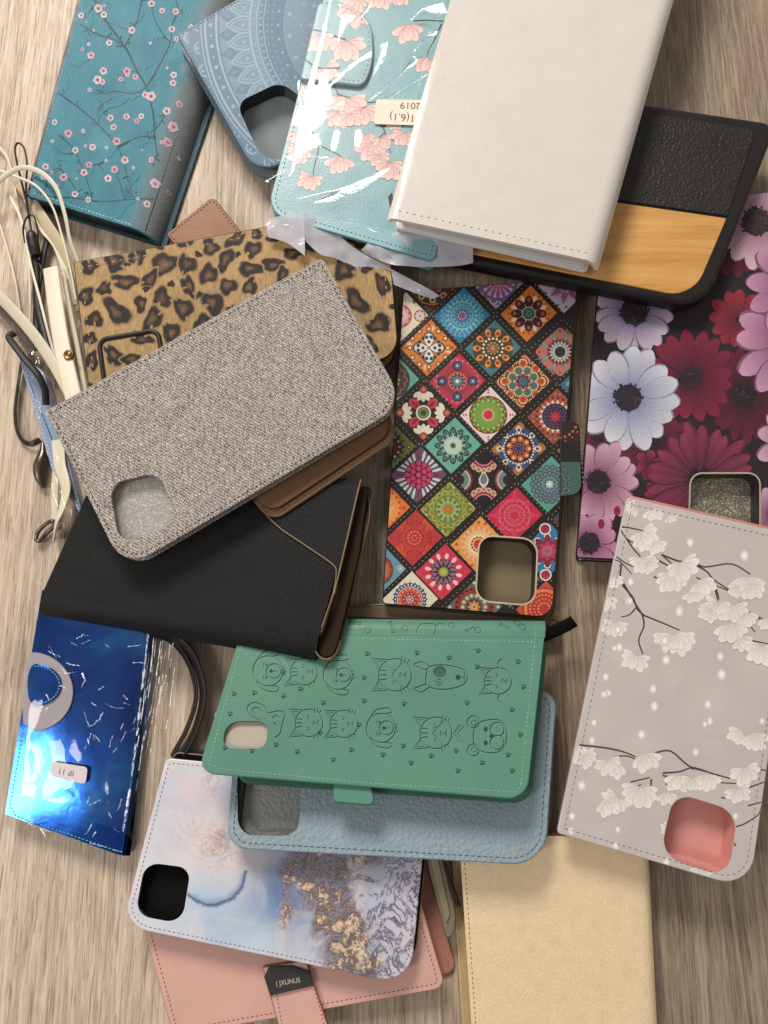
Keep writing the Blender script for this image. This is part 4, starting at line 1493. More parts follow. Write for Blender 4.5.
    tile((387, 447), C(110, 126, 66), [('disk', 15, C(70, 40, 40)), ('dots', 18, 16.5, 1.3, C(40, 44, 30), 0), ('dots', 14, 12.4, 1.3, C(220, 190, 180), 0), ('disk', 9.5, C(160, 56, 60)), ('dots', 8, 6, 1.6, C(120, 30, 40), 0), ('dots', 8, 22, 2.2, C(60, 70, 34), 0), ('dots', 8, 22, 1.1, GLD, 0)])
    tile((453, 445.7), mint, [('pet', 12, 6, 18.6, 6.6, C(40, 62, 58), C(40, 62, 58), 0), ('pet', 12, 8, 17, 4, C(170, 200, 186), C(70, 110, 100), 0), ('dots', 12, 13.5, 1.1, C(50, 60, 60), 0), ('disk', 9.2, C(196, 220, 200)), ('dots', 20, 7.6, .5, C(150, 190, 170), 0), ('disk', 3, C(130, 120, 100)), ('disk', 1.6, C(90, 70, 66))])
    tile((518.7, 448.8), C(60, 44, 52), [('pet', 4, 12, 27, 12, C(150, 90, 60), C(190, 120, 70), 0), ('pet', 8, 15, 23, 6, W_, C(206, 190, 160), 0), ('dots', 8, 18.6, 1.6, C(90, 60, 60), 0), ('pet', 8, 13, 21, 9, C(60, 84, 126), C(60, 84, 126), .5), ('dots', 32, 15.2, .95, W_, 0), ('disk', 13.8, C(70, 34, 30)), ('dots', 9, 9.6, 3.2, C(206, 110, 66), 0), ('dots', 9, 10.4, 1.3, C(240, 206, 160), 0), ('disk', 5.6, C(196, 100, 60)), ('disk', 4.8, C(60, 50, 84)), ('dots', 6, 2.8, .9, C(110, 110, 160), 0)])
    tile((585, 450), C(150, 120, 110), [('pet', 8, 3, 22, 8, C(120, 40, 60), C(200, 150, 120), 0)])
    tile((418.7, 475), C(90, 92, 106), [('pet', 24, 12, 27, 2.8, C(230, 228, 226), C(190, 200, 206), 0), ('pet', 4, 12, 27, 4, C(110, 40, 70), C(150, 60, 90), 0), ('disk', 14.2, C(110, 26, 60)), ('dots', 12, 11.7, 2.5, C(206, 70, 104), 0), ('dots', 6, 6.4, 2.5, C(206, 70, 104), .5), ('dots', 6, 8.4, 1.6, C(180, 54, 90), 0), ('disk', 2.5, C(214, 80, 112))])
    tile((483.6, 480), C(44, 28, 32), [('disk', 1, RED)])
    q = [(483.6 + 28, 480), (483.6, 480 + 28), (483.6 - 28, 480), (483.6, 480 - 28)]
    mb.clip2 = q
    for sy in (-1, 1):
        cc = (483.6, 480 + sy * 24)
        mb.disk(cc, 17.5, C(170, 50, 76))
        mb.up()
        for i in range(9):
            a = -sy * math.pi / 2 + (i - 4) * .36
            mb.disk((cc[0] + 14.5 * math.cos(a), cc[1] + 14.5 * math.sin(a)), 2.8, C(222, 186, 150), 8, False)
        mb.up()
        for i in range(9):
            a = -sy * math.pi / 2 + (i - 4) * .36
            mb.disk((cc[0] + 14.5 * math.cos(a), cc[1] + 14.5 * math.sin(a)), 1.5, C(120, 130, 70), 8, False)
        mb.disk(cc, 9, C(40, 30, 32)); mb.ring(cc, 9, 10, C(220, 150, 150), 24)
    for sx in (-1, 1):
        cc = (483.6 + sx * 24, 480)
        mb.disk(cc, 13, C(150, 60, 70)); mb.disk(cc, 11, C(220, 196, 170)); mb.disk(cc, 9.6, C(110, 140, 140)); mb.disk(cc, 5, C(50, 34, 38))
    mb.petal((483.6, 472), math.pi / 2, 0, 15, 10, C(230, 210, 190), C(230, 210, 190)); mb.petal((483.6, 473.5), math.pi / 2, 0, 11, 7, C(96, 130, 130), C(96, 130, 130))
    mb.clip2 = None
    tile((549.5, 484.4), C(96, 164, 146), [('disk', 19, C(110, 140, 142)), ('scal', 18, 17, 2.6, .9, C(54, 50, 70), 0), ('scal', 18, 14, 2.6, .8, C(60, 54, 76), .5), ('scal', 16, 11, 2.4, .8, C(54, 50, 70), 0), ('scal', 12, 8, 2.2, .8, C(60, 54, 76), .5), ('disk', 5.4, C(80, 90, 100)), ('pet', 8, .5, 4.6, 2.2, C(216, 230, 216), C(160, 200, 186), 0), ('disk', 1.2, W_)])
    tile((382, 508), C(236, 130, 56), [('disk', 18, C(244, 160, 80)), ('dots', 20, 18, 1.6, C(220, 84, 44), 0), ('pet', 10, 3, 14, 5, C(252, 220, 160), C(244, 150, 70), 0), ('dots', 12, 22, 2, C(214, 76, 44), 0)])
    tile((448, 509.4), C(124, 132, 56), [('scal', 8, 20, 6, .9, C(214, 206, 120), 0), ('scal', 16, 16, 3, .8, C(206, 200, 110), .5), ('dots', 24, 22.6, .8, C(220, 214, 140), 0), ('ring', 14.6, 15.3, C(190, 190, 100)), ('pet', 12, 4, 13, 4.2, C(170, 190, 120), C(150, 176, 110), 0), ('dots', 12, 9.4, 1.2, C(90, 96, 50), .5), ('disk', 4.8, C(120, 120, 50)), ('disk', 4.2, C(220, 130, 60)), ('dots', 8, 2.8, .7, C(160, 80, 40), 0)])
    tile((514.4, 515.5), C(206, 44, 78), [('ring', 15.6, 16.3, C(232, 120, 130)), ('tri', 8, 15, 21, 3.6, C(226, 96, 112), 0), ('tri', 8, 15.5, 19.5, 2.4, C(208, 46, 80), 0), ('scal', 16, 13, 2.6, .6, C(230, 116, 124), 0), ('ring', 10.2, 10.9, C(234, 130, 130)), ('dots', 18, 8.8, .6, C(240, 150, 140), 0), ('ring', 6.4, 7.0, C(228, 110, 116)), ('dots', 12, 4.8, .6, C(240, 160, 140), 0), ('dots', 8, 23, .6, C(240, 170, 160), 0)])
    tile((580, 519), C(90, 70, 70), [('pet', 8, 3, 20, 7, W_, C(150, 110, 110), 0)])
    tile((414.4, 538), C(222, 84, 54), [('disk', 14.5, C(206, 66, 56)), ('dots', 4, 20.5, 10, C(196, 62, 60), 0), ('ring', 8.4, 9.2, C(150, 40, 44)), ('scal', 6, 11.5, 4.8, .8, C(150, 42, 44), 0), ('dots', 12, 6.4, .8, C(244, 150, 110), 0), ('disk', 4.6, C(190, 52, 50)), ('dots', 6, 2.6, .8, C(240, 140, 100), 0), ('dots', 22, 17, .8, C(150, 44, 40), 0), ('dots', 26, 22, .7, C(160, 44, 40), 0)])
    tile((478.6, 544.5), C(236, 162, 88), [('dots', 20, 22, 1.8, C(206, 84, 50), 0), ('disk', 17.5, C(246, 190, 120)), ('pet', 18, 9, 17.5, 3.4, C(252, 226, 180), C(226, 120, 60), 0), ('ring', 8.4, 9.6, C(252, 232, 196)), ('dots', 14, 7, 1.1, C(140, 50, 50), 0), ('disk', 5, C(214, 70, 70)), ('dots', 8, 3, .8, C(150, 40, 50), 0)])
    tile((547.4, 551), C(52, 128, 176), [('pet', 8, 8, 18, 8, C(150, 44, 66), C(130, 40, 60), 0), ('scal', 8, 14, 3.6, 1.1, W_, 0), ('disk', 11, C(150, 44, 66)), ('pet', 8, 2, 10, 4.4, C(214, 90, 110), C(180, 56, 80), 0), ('dots', 8, 4, 1, C(110, 150, 190), .5), ('disk', 2, C(206, 80, 80))])
    motif(mb, (545, 529), [('disk', 6, W_), ('disk', 4.6, C(170, 50, 80))]); motif(mb, (545.5, 575), [('disk', 6, W_), ('disk', 4.6, C(170, 50, 80))])
    tile((378, 570), C(104, 160, 178), [('disk', 15.5, C(120, 60, 50)), ('pet', 12, 4, 15, 6, C(226, 150, 110), C(150, 50, 50), 0), ('pet', 8, 0, 7, 3.4, W_, GLD, 0)])
    motif(mb, (400.5, 568.5), [('disk', 3, W_), ('disk', 2.2, C(60, 60, 60)), ('disk', 1.4, W_)])
    tile((443.4, 572), C(216, 58, 84), [('pet', 12, 12.5, 19, 4, W_, C(244, 200, 200), .4), ('disk', 12.4, C(150, 112, 136)), ('dots', 18, 12, 1.2, C(80, 40, 60), 0), ('dots', 12, 9.6, 1.1, C(70, 40, 60), 0), ('pet', 12, 2, 9, 2.8, C(80, 30, 50), C(90, 40, 60), 0), ('pet', 12, 0, 5.4, 1.8, C(190, 200, 90), C(150, 176, 90), .5), ('disk', 2, C(206, 190, 80))])
    tile((512, 580), C(90, 120, 66), [('dots', 12, 20, 1.6, DK, 0)])
    tile((409.9, 599.5), CRM, [('disk', 16.5, C(58, 76, 120)), ('tri', 20, 15.5, 18, 1.6, C(58, 76, 120), 0), ('dots', 26, 14.6, .9, W_, 0), ('disk', 13, C(222, 206, 190)), ('disk', 12.2, C(206, 90, 76)), ('dots', 16, 10.4, 1, C(236, 170, 150), 0), ('disk', 7.6, C(150, 44, 52)), ('dots', 10, 6, 1, C(230, 150, 130), 0), ('disk', 4, C(222, 180, 170)), ('dots', 5, 2.2, .9, C(70, 50, 70), 0)])
    tile((474, 607), C(96, 110, 104), [('dots', 20, 24, 1.6, C(206, 210, 196), 0), ('disk', 20, C(150, 62, 60)), ('dots', 22, 17.6, 1.3, C(70, 30, 34), 0), ('disk', 13.6, C(110, 116, 100)), ('dots', 14, 11.4, 1.8, C(220, 200, 150), 0), ('disk', 8, C(70, 66, 60)), ('pet', 8, 1, 7, 3, C(236, 190, 110), C(200, 80, 60), 0)])
    tile((544, 609), C(208, 88, 62), [('disk', 22, C(190, 62, 54)), ('ring', 17, 20, C(240, 140, 84)), ('dots', 26, 14, 1.1, C(240, 150, 100), 0), ('dots', 18, 10, 1.1, C(236, 130, 90), 0), ('dots', 12, 6, 1.1, C(240, 150, 100), 0)])
    # dotted bands between the tiles
    mb.clip2 = None
    mb.up()
    dot = C(176, 160, 130)
    for c in cens:
        L_, T_, R_ = (c[0] - 33.2, c[1] + .8), (c[0] + 2.3, c[1] - 33), (c[0] + 33.2, c[1] - .8)
        for p, q_ in ((L_, T_), (T_, R_)):
            for k in range(10):
                mb.disk(lerp2(p, q_, (k + .5) / 10), .62, dot, 5, False)
root, _ = wallet('wallet_case', 'patchwork case of many colourful mandala diamonds with a cream rimmed camera hole', P, mc, [5, 14, 16, 4], 13, 'mandala', BLK2, side=C(30, 26, 24), hole=m_hole,
                 tray=C(26, 24, 22), lining=C(132, 118, 92), pattern=pat_mandala, rim=C(216, 200, 170), hole_wall=C(40, 36, 30), low_shift=(7, 3), low_col=C(34, 30, 28), low_mat=MAT['grain'])
mb = MB(); Pc = Pl(13.8); mb.P = Pc
cl = rounded([(560, 421), (580, 421), (582, 494), (560, 497)], [2, 8, 10, 2])
slab(mb, Pc, cl, 0, 1.0, C(38, 33, 31), C(44, 38, 35), bev=.4)
mb.clip = inset(cl, .8)
mb.poly([(550, 462), (590, 462), (590, 500), (550, 500)], C(74, 104, 94))
motif(mb, (549, 484), [('disk', 22, C(70, 86, 86)), ('scal', 18, 19, 2.6, .9, C(110, 136, 130), 0), ('scal', 18, 15, 2.6, .9, C(110, 136, 130), .5)])
mb.poly([(550, 410), (590, 410), (590, 436), (575, 444), (550, 438)], C(54, 34, 32))
motif(mb, (558, 418), [('dots', 26, 20, 1.4, C(200, 110, 70), 0), ('dots', 20, 24, 1.2, C(170, 90, 60), 0)])
mb.dashes([(581, 430), (583, 486)], 1.6, 3, .7, C(180, 170, 150))
mb.build('clasp', MAT['mandala'], root)

# ================================================================== daisy case
P = Pl(11)
fc = [(604, 208), (785, 190), (772, 566), (576, 558)]
f_hole = rounded([(691, 474), (759, 474), (759, 540), (689, 540)], 11)
def daisy(mb, c, r, n, w, cb, ct, ce, re, rot=0, sq=1.0, cm=None, ragged=.12, lo=0, hi=None):
    hi = n if hi is None else hi
    ids = list(range(lo, hi)); random.shuffle(ids)
    for k in ids:
        a = rot + 2 * math.pi * k / n + random.uniform(-.06, .06)
        rr = r * random.uniform(1 - ragged, 1 + ragged * .5)
        rr *= 1 - (1 - sq) * abs(math.sin(a))
        t = jit(ct, .08)
        e0 = mixc(mixc(cb, t, .4), C(50, 26, 44), .35)
        mb.petal(c, a, re * .4, rr * 1.02, w * 1.07, mixc(e0, C(20, 10, 16), .5), e0, 7, .95)
        mb.petal(c, a, re * .4, rr, w, cb, t, 8, .95, True, random.uniform(-.06, .06), cm)
        for s_ in (-.3, -.15, .15, .3, 0):
            x0 = (c[0] + math.cos(a) * re * .8 - math.sin(a) * w * s_ * .6, c[1] + math.sin(a) * re * .8 + math.cos(a) * w * s_ * .6)
            x1 = (c[0] + math.cos(a) * rr * .86 - math.sin(a) * w * s_, c[1] + math.sin(a) * rr * .86 + math.cos(a) * w * s_)
            mb.stroke([x0, x1], .6, mixc(cb, C(30, 16, 26), .25), w1=.25, col1=mixc(cb, t, .75))
    if ce:
        mb.disk(c, re, ce, 18)
        for k in range(60):
            a = random.uniform(0, 6.28); q = re * math.sqrt(random.uniform(.0, 1.25))
            p = (c[0] + q * math.cos(a), c[1] + q * math.sin(a))
            mb.disk(p, re * .10, random.choice([C(34, 24, 36), C(52, 38, 54), C(74, 60, 70), C(24, 18, 26)]), 6)
def pat_floral(mb):
    CE = C(44, 32, 46)
    RD, RD2 = C(96, 20, 44), C(150, 40, 78)
    WH1, WH2 = C(140, 142, 186), C(226, 226, 236)
    PK1, PK2 = C(130, 56, 104), C(230, 184, 206)
    DR1, DR2 = C(58, 16, 32), C(112, 30, 56)
    daisy(mb, (745, 395), 46, 22, 11, DR1, DR2, C(40, 18, 26), 12, .1)
    daisy(mb, (655, 445), 36, 18, 10, DR1, C(120, 34, 66), None, 6, .1)
    daisy(mb, (735, 240), 38, 16, 12, C(50, 14, 24), C(104, 26, 42), None, 8, .3)
    daisy(mb, (600, 440), 24, 14, 8, DR1, C(150, 40, 70), None, 5)
    daisy(mb, (738, 320), 30, 12, 12, C(110, 24, 50), C(160, 44, 62), None, 6, 2.2)
    daisy(mb, (668, 495), 26, 12, 8, DR1, C(160, 40, 80), None, 5)
    daisy(mb, (648, 462), 13, 5, 9, C(90, 20, 50), C(160, 46, 86), None, 2)
    daisy(mb, (700, 480), 56, 24, 13, C(44, 10, 22), C(148, 44, 82), C(40, 14, 24), 12, .07, 1, C(150, 66, 100))
    daisy(mb, (690, 378), 46, 17, 14, C(62, 12, 28), C(150, 36, 70), C(52, 26, 38), 11, .2, 1, C(120, 26, 58))
    daisy(mb, (756, 222), 46, 14, 17, C(170, 110, 140), C(232, 196, 208), C(60, 46, 44), 14, .3)
    daisy(mb, (792, 340), 60, 13, 21, C(130, 56, 104), C(224, 168, 198), C(50, 36, 50), 13, .25)
    daisy(mb, (800, 285), 56, 12, 20, C(130, 56, 104), C(216, 158, 190), None, 13, .1)
    daisy(mb, (800, 440), 44, 12, 17, PK1, PK2, CE, 11, .2)
    daisy(mb, (775, 515), 30, 12, 12, PK1, PK2, None, 8, .2)
    daisy(mb, (634, 312), 44, 17, 15, C(100, 90, 150), C(222, 200, 214), CE, 13.5, .1, .95)
    daisy(mb, (628, 398), 52, 16, 20, WH1, C(232, 232, 240), CE, 13.5, .05)
    daisy(mb, (598, 482), 42, 16, 15.5, PK1, C(230, 180, 200), C(34, 22, 36), 11.5, .1)
    daisy(mb, (589, 543), 30, 12, 15, C(140, 66, 120), C(222, 166, 196), C(40, 30, 44), 10.5, .2)
    for x, y in ((617, 511), (601, 524)):
        mb.disk((x, y), 3.4, C(150, 34, 70), 10, True, 5.0)
root, _ = wallet('wallet_case', 'dark case printed with white, pink and crimson daisies, its camera hole lined with glitter', P, fc, [10, 14, 14, 4], 11, 'floral_cross', C(40, 26, 32), side=C(40, 26, 34), hole=f_hole,
                 tray=C(30, 24, 26), lining_mat='glit_dark', lining=C(140, 130, 110), pattern=pat_floral, rim=C(206, 188, 166), hole_wall=C(50, 44, 40), low_shift=(5, 0), low_col=C(30, 22, 24))

# ================================================================== pale magnolia case
P = Pl(25)
MG = C(194, 185, 181)
gc_ = [(627, 497), (800, 536), (750, 890), (557, 833)]
p_hole = rounded([(674, 792), (738, 812), (728, 878), (660, 855)], [20, 20, 22, 20])
def pat_palemag(mb):
    tw = C(74, 60, 60)
    A = lambda pts: [(600 + x / 4.571, 490 + y / 4.571) for x, y in pts]
    B = lambda pts: [(590 + x / 4.315, 580 + y / 4.315) for x, y in pts]
    D = lambda pts: [(540 + x / 3.368, 690 + y / 3.368) for x, y in pts]
    # faint cloudy ground
    for _ in range(30):
        x, y = random.uniform(570, 765), random.uniform(510, 880)
        gdisk(mb, (x, y), random.uniform(20, 44), jit(C(200, 191, 187), .02), MG, 14)
    for pts, w in ((A([(85, 168), (130, 172), (205, 188)]), 1.8), (A([(85, 168), (120, 220), (165, 250)]), 1.6), (A([(120, 220), (150, 265), (185, 305)]), 1.9), (A([(240, 305), (300, 340), (350, 362)]), 1.9), (A([(280, 295), (360, 325), (430, 330), (480, 352), (600, 338), (688, 385)]), 1.9),
                   (A([(280, 295), (320, 330), (355, 365)]), 1.6), (A([(370, 325), (440, 345), (490, 375), (520, 410), (595, 460)]), 2.0), (A([(440, 400), (500, 425), (590, 462)]), 1.6), (A([(75, 305), (110, 330), (150, 350)]), 1.6), (A([(35, 360), (55, 325), (80, 322), (110, 345), (145, 385)]), 1.4),
                   (A([(98, 335), (95, 420), (150, 490), (170, 545), (200, 570)]), 2.0), (A([(245, 395), (275, 412)]), 1.8), (A([(530, 450), (545, 500)]), 1.8), (A([(640, 510), (660, 560), (730, 590)]), 1.8),
                   (B([(130, -10), (200, 110), (225, 150), (232, 200), (210, 260), (228, 320)]), 2.0), (B([(200, 118), (170, 150), (135, 160)]), 1.6), (B([(220, 148), (300, 180), (385, 216)]), 1.9), (B([(540, 40), (552, 90)]), 1.7), (B([(650, 100), (680, 135), (745, 168)]), 1.8), (B([(655, 110), (680, 180), (712, 225)]), 1.7), (B([(700, 262), (768, 275)]), 1.6), (B([(610, 130), (600, 170)]), 2.6),
                   (D([(132, 185), (220, 195), (280, 208), (322, 225)]), 2.0), (D([(250, 225), (290, 222), (320, 232)]), 1.7), (D([(385, 212), (440, 206), (500, 255), (560, 275), (640, 298)]), 1.9), (D([(412, 280), (470, 275), (520, 262), (600, 290)]), 1.8), (D([(412, 288), (480, 300), (580, 310), (660, 315)]), 1.7), (D([(700, 330), (768, 305)]), 1.7), (D([(720, 265), (768, 272)]), 1.7), (D([(305, 310), (370, 295)]), 1.6), (D([(295, 345), (340, 318)]), 1.7), (D([(375, 300), (372, 350)]), 1.9), (D([(440, 295), (425, 320)]), 1.6), (D([(610, 362), (630, 365)]), 1.8), (D([(655, 462), (690, 450), (735, 420), (745, 395)]), 1.7), (D([(700, 390), (745, 378)]), 1.6), (D([(650, 515), (660, 525)]), 2.4), (D([(512, 268), (524, 260)]), 2)):
        mb.stroke(spline(pts, 4) if len(pts) > 2 else pts, w * .95, tw, w1=w * .7)
    WB, WT, LN_ = C(208, 196, 188), C(238, 232, 223), C(200, 188, 181)
    bl = [(A, 245, 85, 1.5, 85), (A, 160, 80, 2.8, 60), (A, 320, 115, 1.2, 55), (A, 195, 195, 1.0, 110), (A, 255, 235, 1.4, 85), (A, 195, 315, 1.5, 95), (A, 220, 330, 1.0, 70), (A, 330, 390, 1.7, 115), (A, 370, 335, 1.1, 125), (A, 455, 415, 1.0, 110), (A, 420, 470, 1.4, 70), (A, 60, 400, 1.8, 75), (A, 35, 490, 1.4, 80), (A, 690, 400, 1.7, 120), (A, 630, 450, 2.2, 70), (A, 540, 520, 1.9, 105), (A, 610, 530, 1.5, 110), (A, 660, 565, 1.2, 100),
          (B, 110, 185, 1.7, 85), (B, 80, 195, 2.0, 55), (B, 200, 330, 1.9, 95), (B, 340, 240, 2.3, 95), (B, 385, 245, .9, 110), (B, 360, 240, 1.5, 100), (B, 520, 130, 2.1, 80), (B, 610, 190, 1.6, 120), (B, 650, 250, 1.1, 80), (B, 740, 290, 1.8, 110), (B, 700, 20, 1.6, 95), (B, 765, 165, 1.6, 70), (B, 560, 100, 1.2, 70),
          (D, 110, 190, 1.4, 90), (D, 150, 220, 1.0, 60), (D, 260, 245, 2.0, 75), (D, 230, 240, 1.4, 70), (D, 350, 215, 1.2, 85), (D, 340, 330, 1.7, 100), (D, 260, 365, 2.2, 80), (D, 225, 375, 1.4, 70), (D, 470, 290, 1.8, 80), (D, 430, 345, 1.6, 60), (D, 560, 285, 1.5, 85), (D, 510, 300, 1.7, 60), (D, 690, 265, 1.3, 80), (D, 665, 335, 1.3, 70), (D, 720, 145, 1.4, 85), (D, 680, 140, 2.4, 70), (D, 545, 605, 1.5, 60), (D, 430, 465, 3.0, 35)]
    for f, x, y, a, s in bl:
        s = s / {A: 4.571, B: 4.315, D: 3.368}[f]
        magn(mb, f([(x, y)])[0], a, s * .74, WB, jit(WT, .02), 6, random.uniform(1.3, 2.2), LN_)
    # printed fairy lights
    for f, x, y, r in ((A, 412, 240, 16), (A, 660, 300, 20), (A, 365, 550, 18), (A, 140, 420, 14), (A, 130, 505, 14), (B, 385, 135, 18), (B, 127, 290, 15), (B, 105, 295, 10), (B, 328, 345, 18), (B, 68, 418, 14), (B, 75, 488, 13), (B, 55, 495, 11), (B, 272, 470, 16), (B, 568, 408, 20), (B, 562, 330, 16), (B, 322, 262, 18), (B, 172, 90, 12), (B, 120, 215, 14), (D, 215, 15, 12), (D, 232, 10, 10), (D, 385, 55, 18), (D, 342, 150, 16), (D, 182, 110, 13), (D, 175, 170, 14), (D, 565, 48, 16), (D, 572, 105, 14), (D, 555, 115, 11), (D, 748, 105, 13), (D, 524, 210, 14), (D, 140, 322, 18), (D, 108, 425, 14), (D, 105, 475, 14), (D, 262, 470, 12), (D, 255, 525, 14), (D, 425, 580, 16), (D, 658, 425, 12), (D, 500, 620, 14)):
        p = f([(x, y)])[0]; r = r / 4.2
        gdisk(mb, p, r * 1.0, C(255, 255, 250), C(204, 193, 190), 12, r * 1.3)
root, _ = wallet('wallet_case', 'pearly grey case printed with white magnolias and a salmon pink camera hole', P, gc_, [4, 8, 34, 4], 12.5, 'pearl', MG, side=C(196, 186, 184), hole=p_hole,
                 tray=C(212, 146, 138), lining=C(220, 158, 148), pattern=pat_palemag, hole_wall=C(202, 136, 128), low_shift=(10, -7), low_col=C(206, 140, 128), low_mat=MAT['grain'], stitch=(C(128, 124, 132), 3.0, 3.0, .8),
                 stitch_in=6.5, tray_mat='grain')

# ================================================================== green case with animal faces
GN, GD = C(88, 136, 117), C(30, 66, 52)
P = Pl(tri=[(204, 772, 37), (528, 797, 39), (545, 621, 23)])
gq = [(197, 773), (527, 800), (546, 621), (244, 616)]
P.fold((546, 632), (249, 628), (400, 600), 7)
root = thing('wallet_case', 'green leather case embossed with cat and dog faces and paw prints', 'phone case', centroid(P, gq, 12), GRP)
gh = rounded([(226, 721), (268, 721), (266, 749), (222, 748)], [14, 10, 10, 10])
gout = rounded(gq, [18, 20, 3, 3])
def xf(c, s, rot=0):
    cr, sr = math.cos(rot), math.sin(rot)
    return lambda pts: [(c[0] + (x * cr - y * sr) * s, c[1] + (x * sr + y * cr) * s) for x, y in pts]
LW = 1.3
def st(mb, f, pts, w=LW, close=False, smooth=True):
    p = list(pts)
    if close: p = p + [p[0]]
    if smooth and len(p) > 2: p = spline(p, 4)
    mb.stroke(f(p), w, GD)
    mb.stroke(shifted(f(p), (.7, .9)), w * .35, mixc(GN, C(170, 210, 190), .4))  # lit lower edge of the groove, painted as a pale offset line
def circ(r, n=18, c=(0, 0), a0=0, a1=2 * math.pi, ry=None):
    ry = ry or r
    return [(c[0] + r * math.cos(a0 + (a1 - a0) * k / n), c[1] + ry * math.sin(a0 + (a1 - a0) * k / n)) for k in range(n + 1)]
def dotf(mb, f, c, r):
    mb.disk(f([c])[0], r * 1.0, GD, 10)
# faces are drawn looking along +x (chin to the +x side), top of the head towards -x, in units of half a face
def cat(mb, c, s, stripes=True, mask=False, bow=False, rot=0):
    f = xf(c, s, rot)
    st(mb, f, circ(1, 24, (0, 0), -2.35, 2.35, .98))
    st(mb, f, [(-.7, -.72), (-.95, -.3), (-.95, .3), (-.7, .72)])
    for sy in (-1, 1):
        st(mb, f, [(-.95, .35 * sy), (-1.42, 1.0 * sy), (-.45, .92 * sy)], smooth=False)
        st(mb, f, [(-.95, .6 * sy), (-1.25, .86 * sy), (-.75, .82 * sy)], .7, smooth=False)
        st(mb, f, [(-.15, .55 * sy), (.02, .4 * sy), (-.15, .3 * sy)], .8)
        if stripes:
            for k in range(3):
                st(mb, f, [(.35 + .2 * k, .72 * sy), (.42 + .22 * k, 1.15 * sy - .1 * k * sy)], .9, smooth=False)
    for k in (-.3, 0, .3):
        st(mb, f, [(-.92, k), (-.5, k * .8)], 1.3, smooth=False)
    if mask:
        st(mb, f, [(-.2, 0), (.45, -.75)], .9, smooth=False); st(mb, f, [(-.2, 0), (.45, .75)], .9, smooth=False)
    st(mb, f, [(.3, -.14), (.3, .14), (.45, 0), (.3, -.14)], .9, smooth=False)
    st(mb, f, [(.45, 0), (.62, -.02), (.68, -.22)], .8); st(mb, f, [(.62, 0), (.68, .22)], .8, smooth=False)
    if bow:
        st(mb, f, [(1.1, 0), (1.5, -.5), (1.75, -.45), (1.35, 0), (1.75, .5), (1.5, .55), (1.1, 0)], .9, smooth=False)
def dog(mb, c, s, rot=0):
    f = xf(c, s, rot)
    st(mb, f, circ(1, 26))
    for sy in (-1, 1):
        st(mb, f, [(-.75, .7 * sy), (-.3, 1.25 * sy), (.5, 1.38 * sy), (.72, 1.1 * sy), (.3, .98 * sy)])
        dotf(mb, f, (-.1, .42 * sy), 1.1)
        st(mb, f, circ(.2, 10, (-.1, .42 * sy), 2, 4.2), .7)
    st(mb, f, circ(.48, 18, (.38, 0)))
    dotf(mb, f, (.2, 0), 1.8)
    st(mb, f, [(.3, 0), (.6, 0)], .8, smooth=False)
    st(mb, f, [(.95, -.3), (1.15, -.15), (1.0, 0), (1.2, .15), (1.0, .3)], .9)
def bull(mb, c, s):
    f = xf(c, s)
    st(mb, f, [(-.9, -.55), (-.4, -.75), (.5, -.7), (1.3, -.45), (1.6, 0), (1.3, .5), (.4, .75), (-.4, .75), (-.95, .5), (-1.0, 0)], close=True)
    for sy in (-1, 1):
        st(mb, f, [(-.75, .62 * sy), (-1.3, .95 * sy), (-1.75, .75 * sy), (-1.2, .5 * sy), (-.95, .45 * sy)])
    mb.poly(f(circ(.42, 14, (-.15, -.35), 0, 2 * math.pi, .36)[:-1]), mixc(GN, GD, .75))
    st(mb, f, circ(.16, 10, (-.2, -.33)), .7); st(mb, f, circ(.18, 10, (-.2, .33)), .8); dotf(mb, f, (-.2, .33), .9); dotf(mb, f, (-.2, -.33), .9)
    dotf(mb, f, (1.0, .02), 2.6); st(mb, f, [(1.2, 0), (1.38, 0), (1.42, -.25)], .8); st(mb, f, [(1.38, 0), (1.42, .25)], .8, smooth=False)
def bear(mb, c, s):
    f = xf(c, s)
    st(mb, f, [(-.8, -.7), (-.95, 0), (-.8, .7), (-.2, 1.0), (.6, .95), (1.0, .5), (1.05, -.4), (.6, -.95), (-.2, -.95)], close=True)
    for sy in (-1, 1):
        st(mb, f, circ(.36, 14, (-.95, .85 * sy))); st(mb, f, circ(.16, 8, (-.9, .8 * sy)), .7)
        mb.disk(f([(-.2, .42 * sy)])[0], 2.0, GD, 10, True, 2.6)
        st(mb, f, circ(.42, 14, (.5, .4 * sy)))
    dotf(mb, f, (.15, 0), 2.2)
    for k in range(8): dotf(mb, f, (.45 + .2 * (k % 3), (-.5 + .16 * k)), .55)
def paw(mb, c, s=1.0, rot=0):
    f = xf(c, s, rot)
    mb.disk(f([(0, 0)])[0], 1.7 * s, GD, 9, True, 1.4 * s)
    for a in (-2.4, -1.8, -1.2, -.6):
        p = f([(2.9 * math.cos(a), 2.9 * math.sin(a))])[0]
        mb.disk(p, .8 * s, GD, 7)
def bone(mb, c, s, rot):
    f = xf(c, s, rot)
    st(mb, f, [(-1.5, -.4), (-2, -.9), (-2.5, -.3), (-2.2, 0), (-2.5, .4), (-2, .9), (-1.5, .4), (1.5, .4), (2, .9), (2.5, .3), (2.2, 0), (2.5, -.4), (2, -.9), (1.5, -.4)], .8, True)
mb = MB(); mb.P = P
